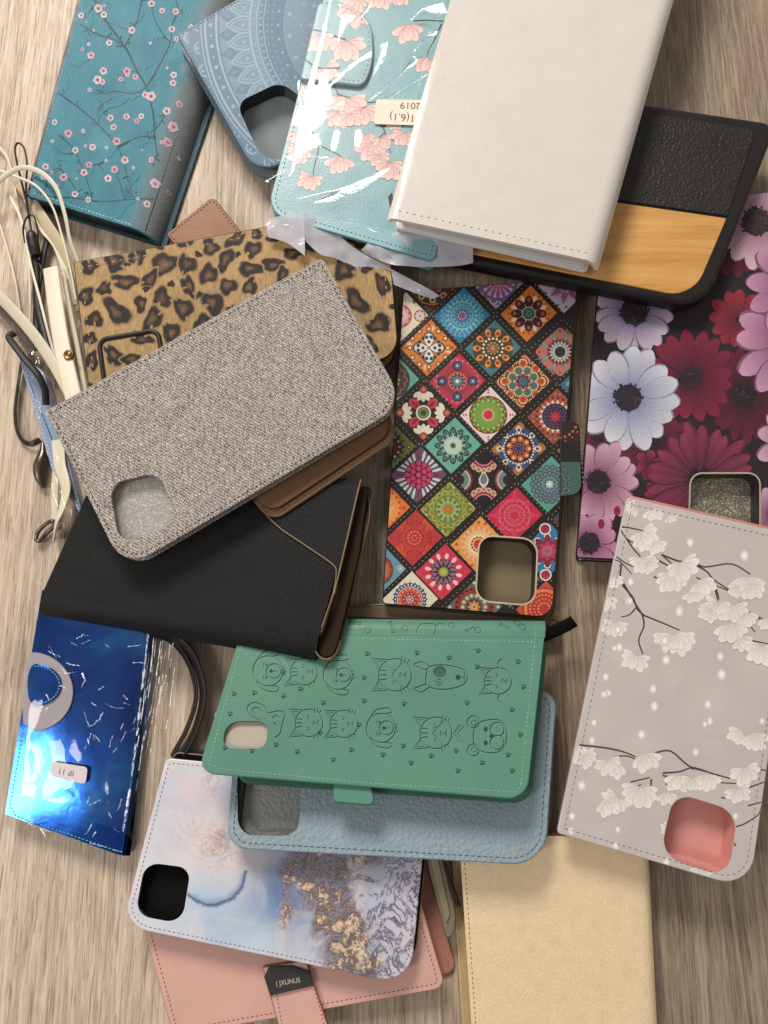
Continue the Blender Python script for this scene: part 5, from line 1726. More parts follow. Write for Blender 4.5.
# cover: flat slab with camera hole, then the folded back strip
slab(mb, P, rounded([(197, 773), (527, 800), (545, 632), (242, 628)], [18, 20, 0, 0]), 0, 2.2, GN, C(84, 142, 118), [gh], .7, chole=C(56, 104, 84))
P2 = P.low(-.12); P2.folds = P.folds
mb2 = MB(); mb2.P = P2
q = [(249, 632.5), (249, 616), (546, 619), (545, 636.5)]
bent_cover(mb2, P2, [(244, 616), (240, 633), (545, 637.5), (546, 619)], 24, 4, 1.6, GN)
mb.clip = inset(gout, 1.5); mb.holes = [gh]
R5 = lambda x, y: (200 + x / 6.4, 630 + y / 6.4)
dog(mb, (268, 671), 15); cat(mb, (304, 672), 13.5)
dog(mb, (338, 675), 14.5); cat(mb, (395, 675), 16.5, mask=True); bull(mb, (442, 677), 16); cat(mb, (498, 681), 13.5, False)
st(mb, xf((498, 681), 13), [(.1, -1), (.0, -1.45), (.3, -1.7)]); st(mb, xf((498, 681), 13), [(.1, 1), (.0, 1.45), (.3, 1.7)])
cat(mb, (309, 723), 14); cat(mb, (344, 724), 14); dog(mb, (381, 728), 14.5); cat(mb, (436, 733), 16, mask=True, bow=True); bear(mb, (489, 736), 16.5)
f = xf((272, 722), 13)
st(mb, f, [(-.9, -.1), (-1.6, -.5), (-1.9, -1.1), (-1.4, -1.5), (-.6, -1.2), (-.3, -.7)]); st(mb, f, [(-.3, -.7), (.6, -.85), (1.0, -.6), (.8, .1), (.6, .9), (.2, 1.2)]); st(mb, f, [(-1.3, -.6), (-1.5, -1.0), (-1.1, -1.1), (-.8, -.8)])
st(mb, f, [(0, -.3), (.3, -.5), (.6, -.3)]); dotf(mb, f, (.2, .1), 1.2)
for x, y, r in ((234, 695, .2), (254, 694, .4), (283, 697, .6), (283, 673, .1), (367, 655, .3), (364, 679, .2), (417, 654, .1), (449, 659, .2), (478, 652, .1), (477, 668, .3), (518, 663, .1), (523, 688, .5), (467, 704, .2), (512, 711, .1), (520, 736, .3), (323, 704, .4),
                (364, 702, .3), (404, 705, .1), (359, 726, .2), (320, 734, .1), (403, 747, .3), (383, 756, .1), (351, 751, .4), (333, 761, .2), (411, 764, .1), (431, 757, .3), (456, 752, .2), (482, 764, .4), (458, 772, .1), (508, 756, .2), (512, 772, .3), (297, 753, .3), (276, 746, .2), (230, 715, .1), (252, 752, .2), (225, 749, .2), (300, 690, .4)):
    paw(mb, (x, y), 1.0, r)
mb.holes = []
top = mb.build('upper_cover', MAT['pu_green'], root)
mb2.clip = None
for c, s, r in (((392, 627), 3.2, 1.2), ((355, 623), 3, 0), ((505, 626), 2.6, .5), ((470, 629), 2.4, -.4)):
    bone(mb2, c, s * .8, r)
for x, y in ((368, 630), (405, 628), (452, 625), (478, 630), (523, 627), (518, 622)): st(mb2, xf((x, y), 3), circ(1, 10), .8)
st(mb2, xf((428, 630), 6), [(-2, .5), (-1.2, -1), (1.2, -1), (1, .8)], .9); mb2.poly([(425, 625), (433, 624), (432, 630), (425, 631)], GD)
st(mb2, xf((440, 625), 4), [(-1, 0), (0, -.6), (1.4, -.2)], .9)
mb2.build('spine', MAT['pu_green'], root)
mb = MB(); mb.P = P
LT = C(140, 186, 166)
mb.dashes([(209, 762), (243, 640)], 2.2, 1.8, .9, C(140, 190, 168)); mb.dashes([(209, 764), (220, 769), (380, 784), (517, 792), (521, 786)], 2.4, 2.0, .9, LT)
mb.dashes([(521, 785), (535, 641), (536, 626)], 2.4, 2, .9, LT); mb.dashes([(300, 637.5), (535, 642)], 2.4, 2, .9, C(136, 190, 166))
mb.build('stitching', MAT['thread'], root)
mb = MB()
slab(mb, P, rounded(shifted([(222, 776), (527, 798), (543, 636), (262, 630)], (9, 5)), [14, 20, 6, 6]), 10.2, 2.0, C(62, 112, 94), C(54, 100, 84), bev=.7)
mb.build('lower_cover', MAT['pu_green'], root)
mb = MB()
slab(mb, P, rounded(shifted([(225, 766), (515, 788), (532, 640), (262, 634)], (2, 2)), 16), 2.8, 7.2, C(38, 70, 58), C(34, 62, 52), bev=1.4)
slab(mb, P, rounded([(214, 710), (285, 712), (280, 760), (210, 756)], 4), 2.25, .5, C(190, 178, 166))
mb.build('phone_tray', MAT['felt'], root)
mb = MB(); mb.P = P
ck = rounded([(333, 772), (369, 774), (376, 806), (332, 802)], [2, 2, 9, 4])
slab(mb, P, ck, 2.4, 2.0, C(86, 138, 118), C(62, 112, 94), bev=.6)
mb.off = -2.2 * MM
mb.dashes([(337, 779), (340, 794)], 1.6, 3, .9, LT); mb.dashes([(362, 781), (364, 796)], 1.6, 3, .9, LT)
mb.build('clasp', MAT['pu_green'], root)

# ================================================================== pale blue pebbled case
PB = C(140, 158, 166)
P = Pl(tri=[(228, 845, 26), (545, 862, 26.5), (555, 680, 12)])
h2 = rounded([(237, 770), (301, 774), (299, 836), (238, 835)], [10, 14, 16, 16])
root, _ = wallet('wallet_case', 'pale blue pebbled leather case with a wide camera hole, directly under the green case', P, [(226, 848), (545, 866), (557, 690), (240, 676)], [22, 34, 20, 10], 9.6, 'pebble', PB, side=C(120, 144, 156), hole=h2, tray=C(40, 46, 50),
                 lining=C(150, 152, 148), lining_mat='pebble', hole_wall=C(44, 50, 52), stitch=(C(74, 92, 102), 4.0, 2.2, .9), stitch_in=6, low_shift=(5, -2), cover=2.2)

# ================================================================== marble case
P = Pl(tri=[(165, 757, 12.5), (125, 920, 17.5), (408, 980, 17.5)])
def proj(w):
    d = w - CAM
    z = d.dot(FWD)
    return (CX + d.dot(RGT) / z * FPX, CY - d.dot(UPV) / z * FPX)
h3 = rounded([(145, 862), (191, 868), (182, 924), (135, 915)], [15, 13, 17, 15])
mq_ = [(166, 758), (430, 784), (410, 986), (122, 926)]
def gauss(p, c, r): return math.exp(-((p[0] - c[0]) ** 2 / r[0] ** 2 + (p[1] - c[1]) ** 2 / r[1] ** 2))
def mar_col(p):
    c = C(212, 212, 216)
    for cc, r, col, k in (((278, 890), (32, 42), C(74, 112, 158), .98), ((298, 905), (20, 28), C(44, 76, 130), .9), ((222, 925), (40, 22), C(150, 178, 206), .85), ((235, 800), (22, 20), C(160, 172, 192), .8), ((185, 905), (26, 30), C(188, 204, 222), .7), ((170, 850), (20, 22), C(206, 204, 212), .6), ((210, 898), (26, 16), C(166, 192, 220), .8), ((250, 850), (18, 40), C(206, 196, 196), .6), ((165, 800), (18, 30), C(214, 212, 222), .6), ((190, 790), (16, 16), C(236, 210, 206), .8), ((250, 940), (40, 16), C(190, 212, 226), .7),
                          ((400, 900), (60, 90), C(198, 192, 208), 1), ((340, 900), (46, 60), C(168, 172, 190), .8), ((215, 840), (26, 30), C(228, 208, 198), .7), ((262, 905), (14, 12), C(120, 160, 200), .6)):
        c = mixc(c, col, min(1, k * gauss(p, cc, r)))
    return c
def mar_mask(p):
    x, y = p
    wob = noise.noise(Vector((x * .06, y * .06, 2))) * 16 + noise.noise(Vector((x * .16, y * .16, 7))) * 7
    x += wob
    lx = 334 + (y - 910) * .30
    g = math.exp(-((x - lx) / 34.0) ** 2) * (1 if y > 820 else .6)
    g = max(g, .95 * gauss(p, (298, 868), (26, 20)), .8 * gauss(p, (284, 905), (8, 34)), .7 * gauss(p, (372, 858), (44, 16)), .5 * gauss(p, (222, 838), (16, 16)))
    v = 1 / (1 + math.exp(-(x - 352) / 7.0))
    r = max(gauss(p, (218, 845), (20, 24)), .8 * gauss(p, (212, 776), (14, 22)), .5 * gauss(p, (190, 830), (20, 20)))
    return (min(1, g), v, min(1, r))
def pat_marble(mb):
    # fine ground so the washes blend
    n = 9.0
    mb.up()
    for i in range(36):
        for j in range(28):
            x, y = 115 + i * n, 745 + j * n
            qd = [(x, y), (x + n, y), (x + n, y + n), (x, y + n)]
            mb.poly(qd, [mar_col(p) for p in qd], False)
    # ragged indigo rim
    path = spline([(186, 893), (196, 900), (210, 905), (224, 902), (236, 894), (243, 884), (246, 870)], 16)
    path = [(p[0] + 1.3 * noise.noise(Vector((p[0] * .11, p[1] * .11, 1))), p[1] + 1.3 * noise.noise(Vector((p[0] * .11, p[1] * .11, 8)))) for p in path]
    V = [Vector(p) for p in path]
    n_ = len(V)
    prev = None
    ind = C(74, 86, 122)
    mb.up()
    for i in range(n_):
        t = (V[min(i + 5, n_ - 1)] - V[max(i - 5, 0)]).normalized()
        nv = Vector((-t.y, t.x))
        k = .55 + .45 * math.sin(math.pi * i / (n_ - 1))
        wi = (8 + 2.5 * noise.noise(Vector((i * .11, 0, 4)))) * k
        wo = (1.8 + 3.4 * abs(noise.noise(Vector((i * .45, 0, 2)))) + random.uniform(0, 1.4)) * k
        pts = [tuple(V[i] - nv * wi), tuple(V[i] - nv * wi * .35), tuple(V[i]), tuple(V[i] + nv * wo)]
        dk = mixc(ind, mar_col(tuple(V[i])), .35 * abs(noise.noise(Vector((i * .2, 3, 0)))))
        cs = [mar_col(pts[0]), mixc(mar_col(pts[1]), C(136, 156, 190), .75), dk, mixc(mar_col(pts[3]), C(120, 140, 176), .5)]
        if prev:
            for j in range(3):
                mb.poly([prev[0][j], prev[0][j + 1], pts[j + 1], pts[j]], [prev[1][j], prev[1][j + 1], cs[j + 1], cs[j]], False)
        prev = (pts, cs)
root, _ = wallet('wallet_case', 'blue and gold marbled case with a black camera hole, resting on the rose case', P, mq_, [6, 10, 34, 26], 8.0, 'marble', C(226, 220, 218), side=C(226, 218, 212), hole=h3, tray=C(24, 22, 22), tray_mat='plastic',
                 lining=C(22, 20, 20), pattern=pat_marble, low_shift=(5, -6), low_col=C(128, 112, 100), low_mat=MAT['grain'], stitch=(C(96, 96, 110), 2.2, 2.6, .8), stitch_in=4.5, hole_wall=C(22, 20, 20), tray_k=.97)
for o in root.children:
    me = o.data
    if MAT['marble'].name in [m.name for m in me.materials if m]:
        ca = me.color_attributes.new('Mask', 'FLOAT_COLOR', 'POINT')
        b = Vector(root['_b'])
        ca.data.foreach_set('color', [x for v in me.vertices for x in (*mar_mask(proj(v.co + b)), 1.0)])

# ================================================================== rose case
PCH = C(214, 166, 152)
P = Pl(9.2)
root, _ = wallet('wallet_case', 'rose pink leather case with a black woven tag on its clasp, under the marbled case', P, [(133, 890), (173, 1037), (446, 988), (402, 838)], [6, 8, 12, 6], 9.2, 'peach', PCH, side=C(196, 134, 118), low_shift=(13, -9),
                 stitch=(C(120, 72, 66), 2.4, 2.4, .8), stitch_in=6, cover=1.8, tray=C(96, 62, 52))
mb = MB(); Pc = Pl(11.2); mb.P = Pc
cl = rounded([(262, 965), (304, 965), (326, 1017), (336, 1038), (276, 1048), (280, 1018)], [2, 2, 0, 6, 6, 0])
cl = rounded([(262, 967), (306, 960), (331, 1034), (283, 1044)], [2, 2, 6, 6])
slab(mb, Pc, cl, 0, 1.9, PCH, C(150, 100, 88), bev=.5)
mb.dashes([(276, 990), (284, 1036)], 1.8, 2.4, .8, C(120, 72, 66)); mb.dashes([(313, 985), (326, 1030)], 1.8, 2.4, .8, C(120, 72, 66))
mb.build('clasp', MAT['peach'], root)
mb = MB(); Pt = Pl(12.4); mb.P = Pt
tg = [(264, 977), (269, 967), (291, 966), (310, 972), (313, 986), (270, 996)]
slab(mb, Pt, tg, 0, .9, C(52, 48, 48), C(40, 36, 36), bev=.2)
text(mb, Pt, '( JXUNUS', (288, 982), -.16, 5.0, C(196, 186, 160), sx=.82)
mb.build('woven_tag', MAT['plastic'], root)

# ================================================================== gold case
GLD_ = C(253, 226, 184)
P = Pl(12)
gq2 = [(459, 834), (650, 838), (668, 1190), (482, 1190)]
P.fold((638, 838), (655, 1190), (700, 900), 6)
root = thing('wallet_case', 'plain pale gold leather case with a stitched edge, beside the rose case', 'phone case', centroid(P, gq2, 12), GRP)
mb = MB(); mb.P = P
bent_cover(mb, P, gq2, 60, 20, 2.0, GLD_, cside=C(190, 160, 116))
mb.build('upper_cover', MAT['gold'], root)
mb = MB(); mb.P = P
mb.dashes([(463, 838), (487, 1190)], 2.2, 2.8, .8, C(110, 84, 60)); mb.build('stitching', MAT['thread'], root)
mb = MB()
slab(mb, P, [(452, 838), (646, 838), (660, 1190), (475, 1190)], 10.2, 1.8, C(206, 178, 130), bev=.5)
mb.build('lower_cover', MAT['gold'], root)
mb = MB()
slab(mb, P, [(464, 842), (632, 842), (648, 1186), (488, 1186)], 2.1, 8.0, C(150, 124, 92), bev=.8)
mb.build('phone_tray', MAT['plastic'], root)

# ================================================================== blue mirror case
P = Pl(9.5)
hq = [(42, 590), (157, 587), (127, 858), (5, 814)]
P.fold((147, 587), (115, 854), (170, 700), 5)
root = thing('wallet_case', 'shiny blue mirror foil case with a small white size sticker, inside clear wrap', 'phone case', centroid(P, hq, 9.5), GRP)
mb = MB(); mb.P = P
bent_cover(mb, P, hq, 50, 16, 1.6, C(60, 110, 190))
mb.build('upper_cover', MAT['foil'], root)
mb = MB()
slab(mb, P, rounded([(41, 594), (156, 590), (126, 860), (4, 816)], [4, 4, 8, 12]), 7.6, 1.8, C(60, 90, 130), C(120, 150, 180), bev=.8)
mb.build('lower_cover', MAT['plastic'], root)
mb = MB()
slab(mb, P, rounded([(46, 596), (148, 594), (118, 848), (12, 808)], 8), 1.7, 5.8, C(30, 40, 60), bev=1); mb.build('phone_tray', MAT['plastic'], root)
mb = MB(); mb.P = P
mb.dashes([(25, 720), (10, 806), (16, 816), (120, 852)], 2.4, 1.6, 1.2, C(90, 170, 206), h=.25); mb.build('stitching', MAT['thread'], root)
Z4 = lambda x, y: (x / 4.042, 630 + y / 4.042)
Pk = Pl(10.6)
mb = MB()
a = [(30 + 43 * math.cos(t), 692 + 40 * math.sin(t)) for t in [math.radians(-82 + 164 * k / 26) for k in range(27)]]
ring_o = [Z4(118, 90)] + a + [Z4(92, 380), Z4(90, 300), Z4(108, 130)]
slab(mb, Pk, ring_o, 0, .8, C(176, 166, 172), C(160, 150, 156), bev=.3); mb.build('paper_guard', MAT['felt'], root)
Pk2 = Pl(11.4); mb = MB(); mb.P = Pk2
dk = [(35 + 26.5 * math.cos(2 * math.pi * k / 36) * (1 if math.cos(2 * math.pi * k / 36) > 0 else .3), 685 + 21 * math.sin(2 * math.pi * k / 36)) for k in range(36)]
slab(mb, Pk2, dk, 0, .8, C(60, 110, 190), bev=.3)
mb.build('clasp', MAT['foil'], root)
mb = MB(); mb.P = Pk2
mb.dashes([scaled(dk, .9)[k % 36] for k in range(-10, 11)], 1.8, 1.4, 1.0, C(110, 190, 216)); mb.build('stitching', MAT['thread'], root)
mb = MB(); Ps = Pl(11.9); mb.P = Ps
sk = rounded([Z4(205, 530), Z4(355, 555), Z4(345, 624), Z4(205, 590)], 4)
slab(mb, Ps, sk, 0, .3, C(216, 202, 204), bev=.1)
text(mb, Ps, 'IP 11', (66, 772), math.pi + .17, 6.0, C(70, 56, 60), sx=.95)
mb.build('sticker', MAT['plastic'], root)

# ================================================================== clear wrapping
def film(P_of, x0, x1, y0, y1, nx, ny, zf, quad=None):
    mb = MB()
    rows = []
    for j in range(ny + 1):
        r = []
        for i in range(nx + 1):
            u, v = i / nx, j / ny
            a = lerp2(quad[0], quad[1], u); b = lerp2(quad[3], quad[2], u)
            x, y = lerp2(a, b, v)
            r.append(on_z(x, y, zf(x, y, u, v) * MM))
        rows.append(r)
    mb.grid(rows, (1, 1, 1), 0, True, flip=True)
    return mb


LAMPS = {'key': Vector((-.45, 1.25, 1.08)), 'win': Vector((-.79, -.33, 1.0))}


def glint(mb, pts, z, lamp, puff=.35):
    """creased flap of film, tipped so that it throws the lamp's light towards the viewer's side"""
    cx = sum(p[0] for p in pts) / len(pts); cy = sum(p[1] for p in pts) / len(pts)
    c = on_z(cx, cy, z * MM)
    n = ((LAMPS[lamp] - c).normalized() + (CAM - c).normalized()).normalized()
    # keep the crease shallow
    n = (n + Vector((0, 0, .0))).normalized()
    W = []
    for x, y in pts:
        d = ray(x, y)
        W.append(CAM + d * ((c - CAM).dot(n) / d.dot(n)))
    if area2(pts) > 0: W.reverse()
    # a shallow pillow: bright in the middle, fading to its rim
    i0 = len(mb.v)
    N = len(W)
    cc = sum(W, Vector((0, 0, 0))) / N
    up = n * puff * MM
    mid = [w * .45 + cc * .55 + up * .8 for w in W]
    mb.v.extend(W); mb.v.extend(mid); mb.v.append(cc + up)
    for k in range(N):
        k2 = (k + 1) % N
        for f in ((i0 + k, i0 + k2, i0 + N + k2, i0 + N + k), (i0 + N + k, i0 + N + k2, i0 + 2 * N)):
            mb.f.append(f); mb.m.append(1); mb.s.append(True); mb.c.append([(1, 1, 1)] * len(f))


def glint_run(mb, pts, w, z, lamp, seg=7, skip=.25):
    p = spline(pts, 8)
    acc = [p[0]]
    L = 0
    for a, b in zip(p, p[1:]):
        L += math.hypot(b[0] - a[0], b[1] - a[1])
        if L > seg:
            acc.append(b); L = 0
    for a, b in zip(acc, acc[1:]):
        if random.random() < skip: continue
        dx, dy = b[0] - a[0], b[1] - a[1]
        l = math.hypot(dx, dy) or 1
        k = w * random.uniform(.4, 1.1) / 2
        n_ = (-dy / l * k, dx / l * k)
        j = random.uniform(.3, .9)
        glint(mb, [(a[0] + n_[0], a[1] + n_[1]), (b[0] + n_[0] * j, b[1] + n_[1] * j), (b[0] - n_[0] * j, b[1] - n_[1] * j), (a[0] - n_[0], a[1] - n_[1])], z, lamp, w * .02)

# ================================================================== straps, cords and hooks beside the teal case
CREAM, CREAM_D = C(224, 214, 190), C(196, 180, 150)


def pz(pts):
    return [on_z(x, y, z * MM) for x, y, z in pts]


def base_of(pts):
    s = sum((Vector(p) for p in pts), Vector((0, 0, 0))) / len(pts)
    return Vector((s.x, s.y, min(p[2] for p in pts)))


def strap(name, label, cat, pts, w, th, col, mat, roll=None, group=None, n=6, part=None, root=None):
    path = [Vector(p) for p in spline([tuple(v) for v in pz(pts)], n)]
    side = None
    if roll:
        N = len(path); side = []
        for i, p in enumerate(path):
            t = (path[min(i + 1, N - 1)] - path[max(i - 1, 0)]).normalized()
            a = roll[0] + (roll[1] - roll[0]) * i / (N - 1)
            h = Vector((0, 0, 1)).cross(t).normalized()
            side.append(h * math.cos(math.radians(a)) + t.cross(h) * math.sin(math.radians(a)))
    mb = MB()
    ribbon(mb, path, w, th, col, side)
    if root is not None:
        return mb.build(part, MAT[mat], root)
    o = mb.build(name, MAT[mat], None, base_of(path))
    return tag(o, label, cat, group)


# white wrist strap with brass rivet
p1 = [(51, 268, 13), (55, 300, 15), (62, 345, 19), (72, 390, 24), (80, 425, 25)]
root = thing('wrist_strap', 'cream leather wrist strap with a brass rivet, beside the leopard case', 'strap', on_z(60, 340, .012), 'straps and cords beside the cases')
strap('', '', '', p1, 8.0, 1.4, CREAM, 'grain', root=root, part='band')
p2 = [(-16, 282, 12), (5, 302, 13), (30, 330, 15), (50, 358, 17), (66, 386, 20), (74, 402, 22)]
strap('', '', '', p2, 5.8, 1.2, C(206, 195, 170), 'grain', (18, 4), root=root, part='band')
p3 = [(63, 272, 9), (70, 310, 11), (78, 350, 15), (86, 395, 19)]
strap('', '', '', p3, 2.4, 1.0, C(206, 194, 166), 'grain', root=root, part='strip')
mb = MB()
c = on_z(69, 355, .0218)
rows = []
for r, z in ((0, .9), (.8, .85), (1.0, .5), (1.5, .5), (2.0, 1.0), (2.5, .7), (2.7, 0)):
    rows.append([c + Vector((r * MM * math.cos(2 * math.pi * k / 20), r * MM * math.sin(2 * math.pi * k / 20), z * MM)) for k in range(20)])
mb.grid(rows, (1, 1, 1), 0, True, closed=True)
mb.build('rivet', MAT['brass'], root)
mb = MB(); mb.P = Pl(21)
mb.dashes([(56, 284), (62, 330), (74, 385)], 1.6, 1.6, .5, C(190, 178, 150), h=.06)
strap('wrist_strap', 'grey brown patterned strap end under the cream strap', 'strap', [(-10, 300, 6), (4, 312, 7), (18, 328, 8), (33, 352, 8)], 5.5, 1.0, C(112, 98, 88), 'pebble', (20, 10), 'straps and cords beside the cases')
# thin looped cords
G2 = 'straps and cords beside the cases'
strap('cord', 'flat cream cord arching over the corner of the teal case', 'cord', [(-14, 196, 9), (0, 180, 12), (20, 168, 15), (40, 172, 17), (56, 188, 18), (65, 215, 16), (70, 240, 12), (78, 262, 8)], 2.6, .9, CREAM, 'grain', (20, 40), G2)
strap('cord', 'thin cream cord running down the bare table beside the black cords', 'cord', [(-12, 138, 3), (6, 156, 3), (14, 185, 3), (20, 220, 3), (28, 258, 3), (30, 300, 4), (29, 335, 5)], 1.9, .9, CREAM, 'grain', (30, 50), G2)
strap('cord', 'outermost thin cream cord, nearest the edge of the picture', 'cord', [(-10, 205, 2), (0, 226, 2), (9, 255, 2), (16, 285, 2.5), (21, 320, 3)], 1.5, .9, CREAM, 'grain', (30, 50), G2)
strap('cord', 'thin white cord beside the barrel lock, ending under the riveted strap', 'cord', [(10, 196, 6), (22, 222, 7), (30, 262, 7), (40, 300, 8), (50, 340, 10), (60, 372, 12)], 1.7, .9, C(232, 224, 204), 'grain', (20, 40), G2)
strap('cord', 'narrow white cord curling over the cream arch towards the leopard case', 'cord', [(-8, 168, 9), (14, 176, 13), (36, 186, 14), (52, 206, 13), (62, 236, 11), (70, 268, 9), (76, 300, 8)], 1.5, .9, C(230, 222, 202), 'grain', (30, 50), G2)
strap('cord', 'thin black cord crossing beneath the riveted cream strap', 'cord', [(30, 246, 5), (44, 276, 5), (50, 310, 6), (58, 350, 7), (64, 380, 8)], 1.6, 1.2, C(30, 26, 24), 'grain', (20, 30), G2)
root = thing('wrist_strap', 'wide cream strap folded double below the teal case', 'strap', on_z(45, 220, .005), G2)
strap('', '', '', [(14, 174, 3.5), (28, 196, 6), (45, 222, 8), (60, 246, 8), (72, 278, 6), (80, 310, 4)], 6.2, 1.0, C(196, 178, 146), 'grain', (10, 30), root=root, part='band')
strap('', '', '', [(27, 200, 5), (40, 226, 6), (56, 246, 7), (66, 275, 6), (74, 305, 4)], 3.4, .9, CREAM, 'grain', (-20, 10), root=root, part='strip')
# black hand cord
root = thing('hand_cord', 'black phone cord with a thin loop and a barrel lock', 'cord', on_z(32, 240, .004), G2)
mb = MB()
lp = spline([tuple(v) for v in pz([(31, 232, 8), (28, 212, 8), (25, 196, 9), (20, 176, 12), (16, 158, 14), (15, 148, 14), (18, 143, 14), (24, 148, 14), (27, 165, 14), (26, 190, 11), (29, 215, 8), (32, 233, 8)])], 5)
tube(mb, lp, .55, C(32, 26, 24)); mb.build('loop', MAT['grain'], root)
mb = MB()
lp = spline([tuple(v) for v in pz([(25, 243, 7), (23, 228, 8), (28, 216, 9), (34, 217, 9), (38, 232, 8), (37, 246, 7)])], 5)
tube(mb, lp, .5, C(32, 26, 24)); mb.build('loop', MAT['grain'], root)
mb = MB()
tube(mb, spline([tuple(v) for v in pz([(31, 231, 8), (33, 243, 7.5), (36, 256, 7)])], 4), [1.2, 2.6, 3, 3, 3, 3, 3, 2.6, 2.2], C(34, 28, 26), n=14); mb.build('lock', MAT['plastic'], root)
strap('', '', '', [(34, 250, 6), (36, 275, 5), (37, 305, 5), (44, 335, 6), (52, 365, 7)], 3.6, 1.6, C(30, 26, 24), 'grain', root=root, part='band')
strap('', '', '', [(48, 236, 4), (42, 262, 4), (38, 290, 4), (36, 322, 5), (38, 350, 5)], 3.2, 1.4, C(34, 30, 28), 'grain', root=root, part='band')
# black band loop
root = thing('wrist_strap', 'black flat strap looped over the pale blue stitched edge', 'strap', on_z(25, 400, .003), G2)
strap('', '', '', [(46, 405, 10), (45, 390, 13), (38, 375, 15), (24, 358, 15), (14, 345, 14), (9, 337, 12), (14, 333, 10)], 3.4, 1.5, C(32, 27, 25), 'grain', (30, 20), root=root, part='band')
strap('', '', '', [(23, 352, 4), (18, 385, 3), (15, 415, 3), (19, 435, 3), (29, 444, 3), (40, 440, 4)], 3.2, 1.2, C(32, 27, 25), 'grain', (50, 50), root=root, part='band')
# bronze clasp
mb = MB()
prof = spline([tuple(v) for v in pz([(43, 444, 3), (43, 455, 3.4), (40, 466, 3.6), (40, 478, 3.4), (44, 488, 2.6)])], 5)
N = len(prof)
tube(mb, prof, [.9 + 2.4 * math.sin(math.pi * (i + .5) / N) ** 1.3 for i in range(N)], (1, 1, 1), n=12)
o = mb.build('clasp_hook', MAT['gunmetal'], None, base_of(prof)); tag(o, 'dark bronze cord hook lying on the bare table', 'hook')
mb = MB()
lp = [tuple(v) for v in pz([(36, 540, 3), (38, 532, 4), (46, 524, 5), (53, 521, 5), (53, 527, 4), (46, 534, 3), (40, 541, 3)])]
lp = spline(lp + [lp[0]], 5)[:-1]
tube(mb, lp, 1.0, (1, 1, 1), n=10, closed=True)
o = mb.build('clasp_hook', MAT['gunmetal'], None, base_of(lp)); tag(o, 'silvery oval snap hook at the corner of the black case', 'hook')
# cream twisted ribbon
strap('wrist_strap', 'cream strap twisted once, hanging from under the grey cloth case', 'strap', [(58, 440, 8), (60, 465, 9), (66, 488, 10), (62, 508, 9), (56, 524, 7), (54, 540, 5)], 6.4, .9, CREAM, 'grain', (0, 70), G2)
strap('cord', 'narrow cream strip beside the twisted strap and the snap hook', 'cord', [(56, 470, 5), (55, 495, 5), (55, 520, 4)], 3.5, .9, C(220, 208, 180), 'grain', None, G2)

root = thing('clear_bag', 'crumpled clear plastic sleeve over the pale blue stitched edge and the cords', 'plastic bag', on_z(36, 420, .0))
def zf3(x, y, u, v):
    k = max(0, min(1, min(u, 1 - u) * 5))
    return 3 + 9 * k + 1.6 * noise.noise(Vector((x * .09, y * .03, 5))) + .8 * noise.noise(Vector((x * .2, y * .1, 8)))
mb = film(None, 0, 0, 0, 0, 26, 60, zf3, [(6, 318), (42, 338), (80, 520), (44, 548)])
for _ in range(16):
    t = random.random()
    x0, y0 = 12 + 44 * t + random.uniform(0, 18), 330 + 190 * t
    L = random.uniform(10, 28)
    glint_run(mb, [(x0, y0), (x0 + .12 * L, y0 + .5 * L), (x0 + .3 * L, y0 + L)], random.uniform(.6, 1.2), 12, 'win', 6, .4)
mb.build('film', [MAT['film_crinkle'], MAT['film_glint']], root)

# pale blue case of which only the stitched edge shows
P = Pl(7)
wallet('wallet_case', 'pale blue case showing only a narrow stitched edge beneath the cream straps', P, [(17, 352), (44, 372), (84, 520), (52, 470)], [3, 3, 3, 3], 6, 'satin', C(138, 156, 182), side=C(168, 184, 204), stitch=(C(206, 216, 228), 2.4, 1.6, .8), stitch_in=2.6, cover=1.5)

# black strap in an arc beside the mirror case
root = thing('wrist_strap', 'black leather strap curving out between the mirror case and the green case', 'strap', on_z(195, 700, .0), G2)
strap('', '', '', [(150, 628, 6), (172, 636, 7), (192, 655, 8), (203, 690, 8), (197, 725, 7), (182, 756, 4), (172, 776, 3)], 5.6, 1.4, C(34, 28, 26), 'grain', (30, 60), root=root, part='band', n=8)
strap('', '', '', [(150, 634, 4), (170, 640, 5), (188, 662, 6), (196, 694, 6), (188, 726, 5), (172, 756, 3)], 4.4, 1.2, C(30, 25, 23), 'grain', (50, 60), root=root, part='band', n=8)
# black tab beside green case
root = thing('wrist_strap', 'short black cut end of strap poking out at the corner of the green case', 'strap', on_z(560, 628, .012), G2)
strap('', '', '', [(536, 638, 14), (552, 632, 14), (565, 626, 15), (574, 621, 17)], 6.0, 1.4, C(24, 21, 20), 'felt', (10, 25), root=root, part='band')

# olive plastic tab between the rose and gold cases
mb = MB(); P = Pl(10)
slab(mb, P, rounded([(424, 850), (440, 852), (456, 912), (455, 934), (446, 940)], [2, 2, 4, 6, 5]), 0, 1.6, C(122, 114, 90), C(92, 84, 66), bev=.5)
slab(mb, P, rounded([(430, 858), (438, 858), (450, 914), (446, 924)], 3), -.8, .8, C(138, 130, 104), bev=.3)
o = mb.build('strap_tab', MAT['plastic'], None, on_z(445, 900, .0)); tag(o, 'olive grey plastic tab squeezed between the rose and gold cases', 'tab')
strap('cord', 'dark thin cord leaning against the gold case edge', 'cord', [(440, 850, 9), (446, 872, 9), (454, 893, 9), (459, 906, 8)], 2.0, 1.6, C(46, 38, 30), 'grain', None, G2)
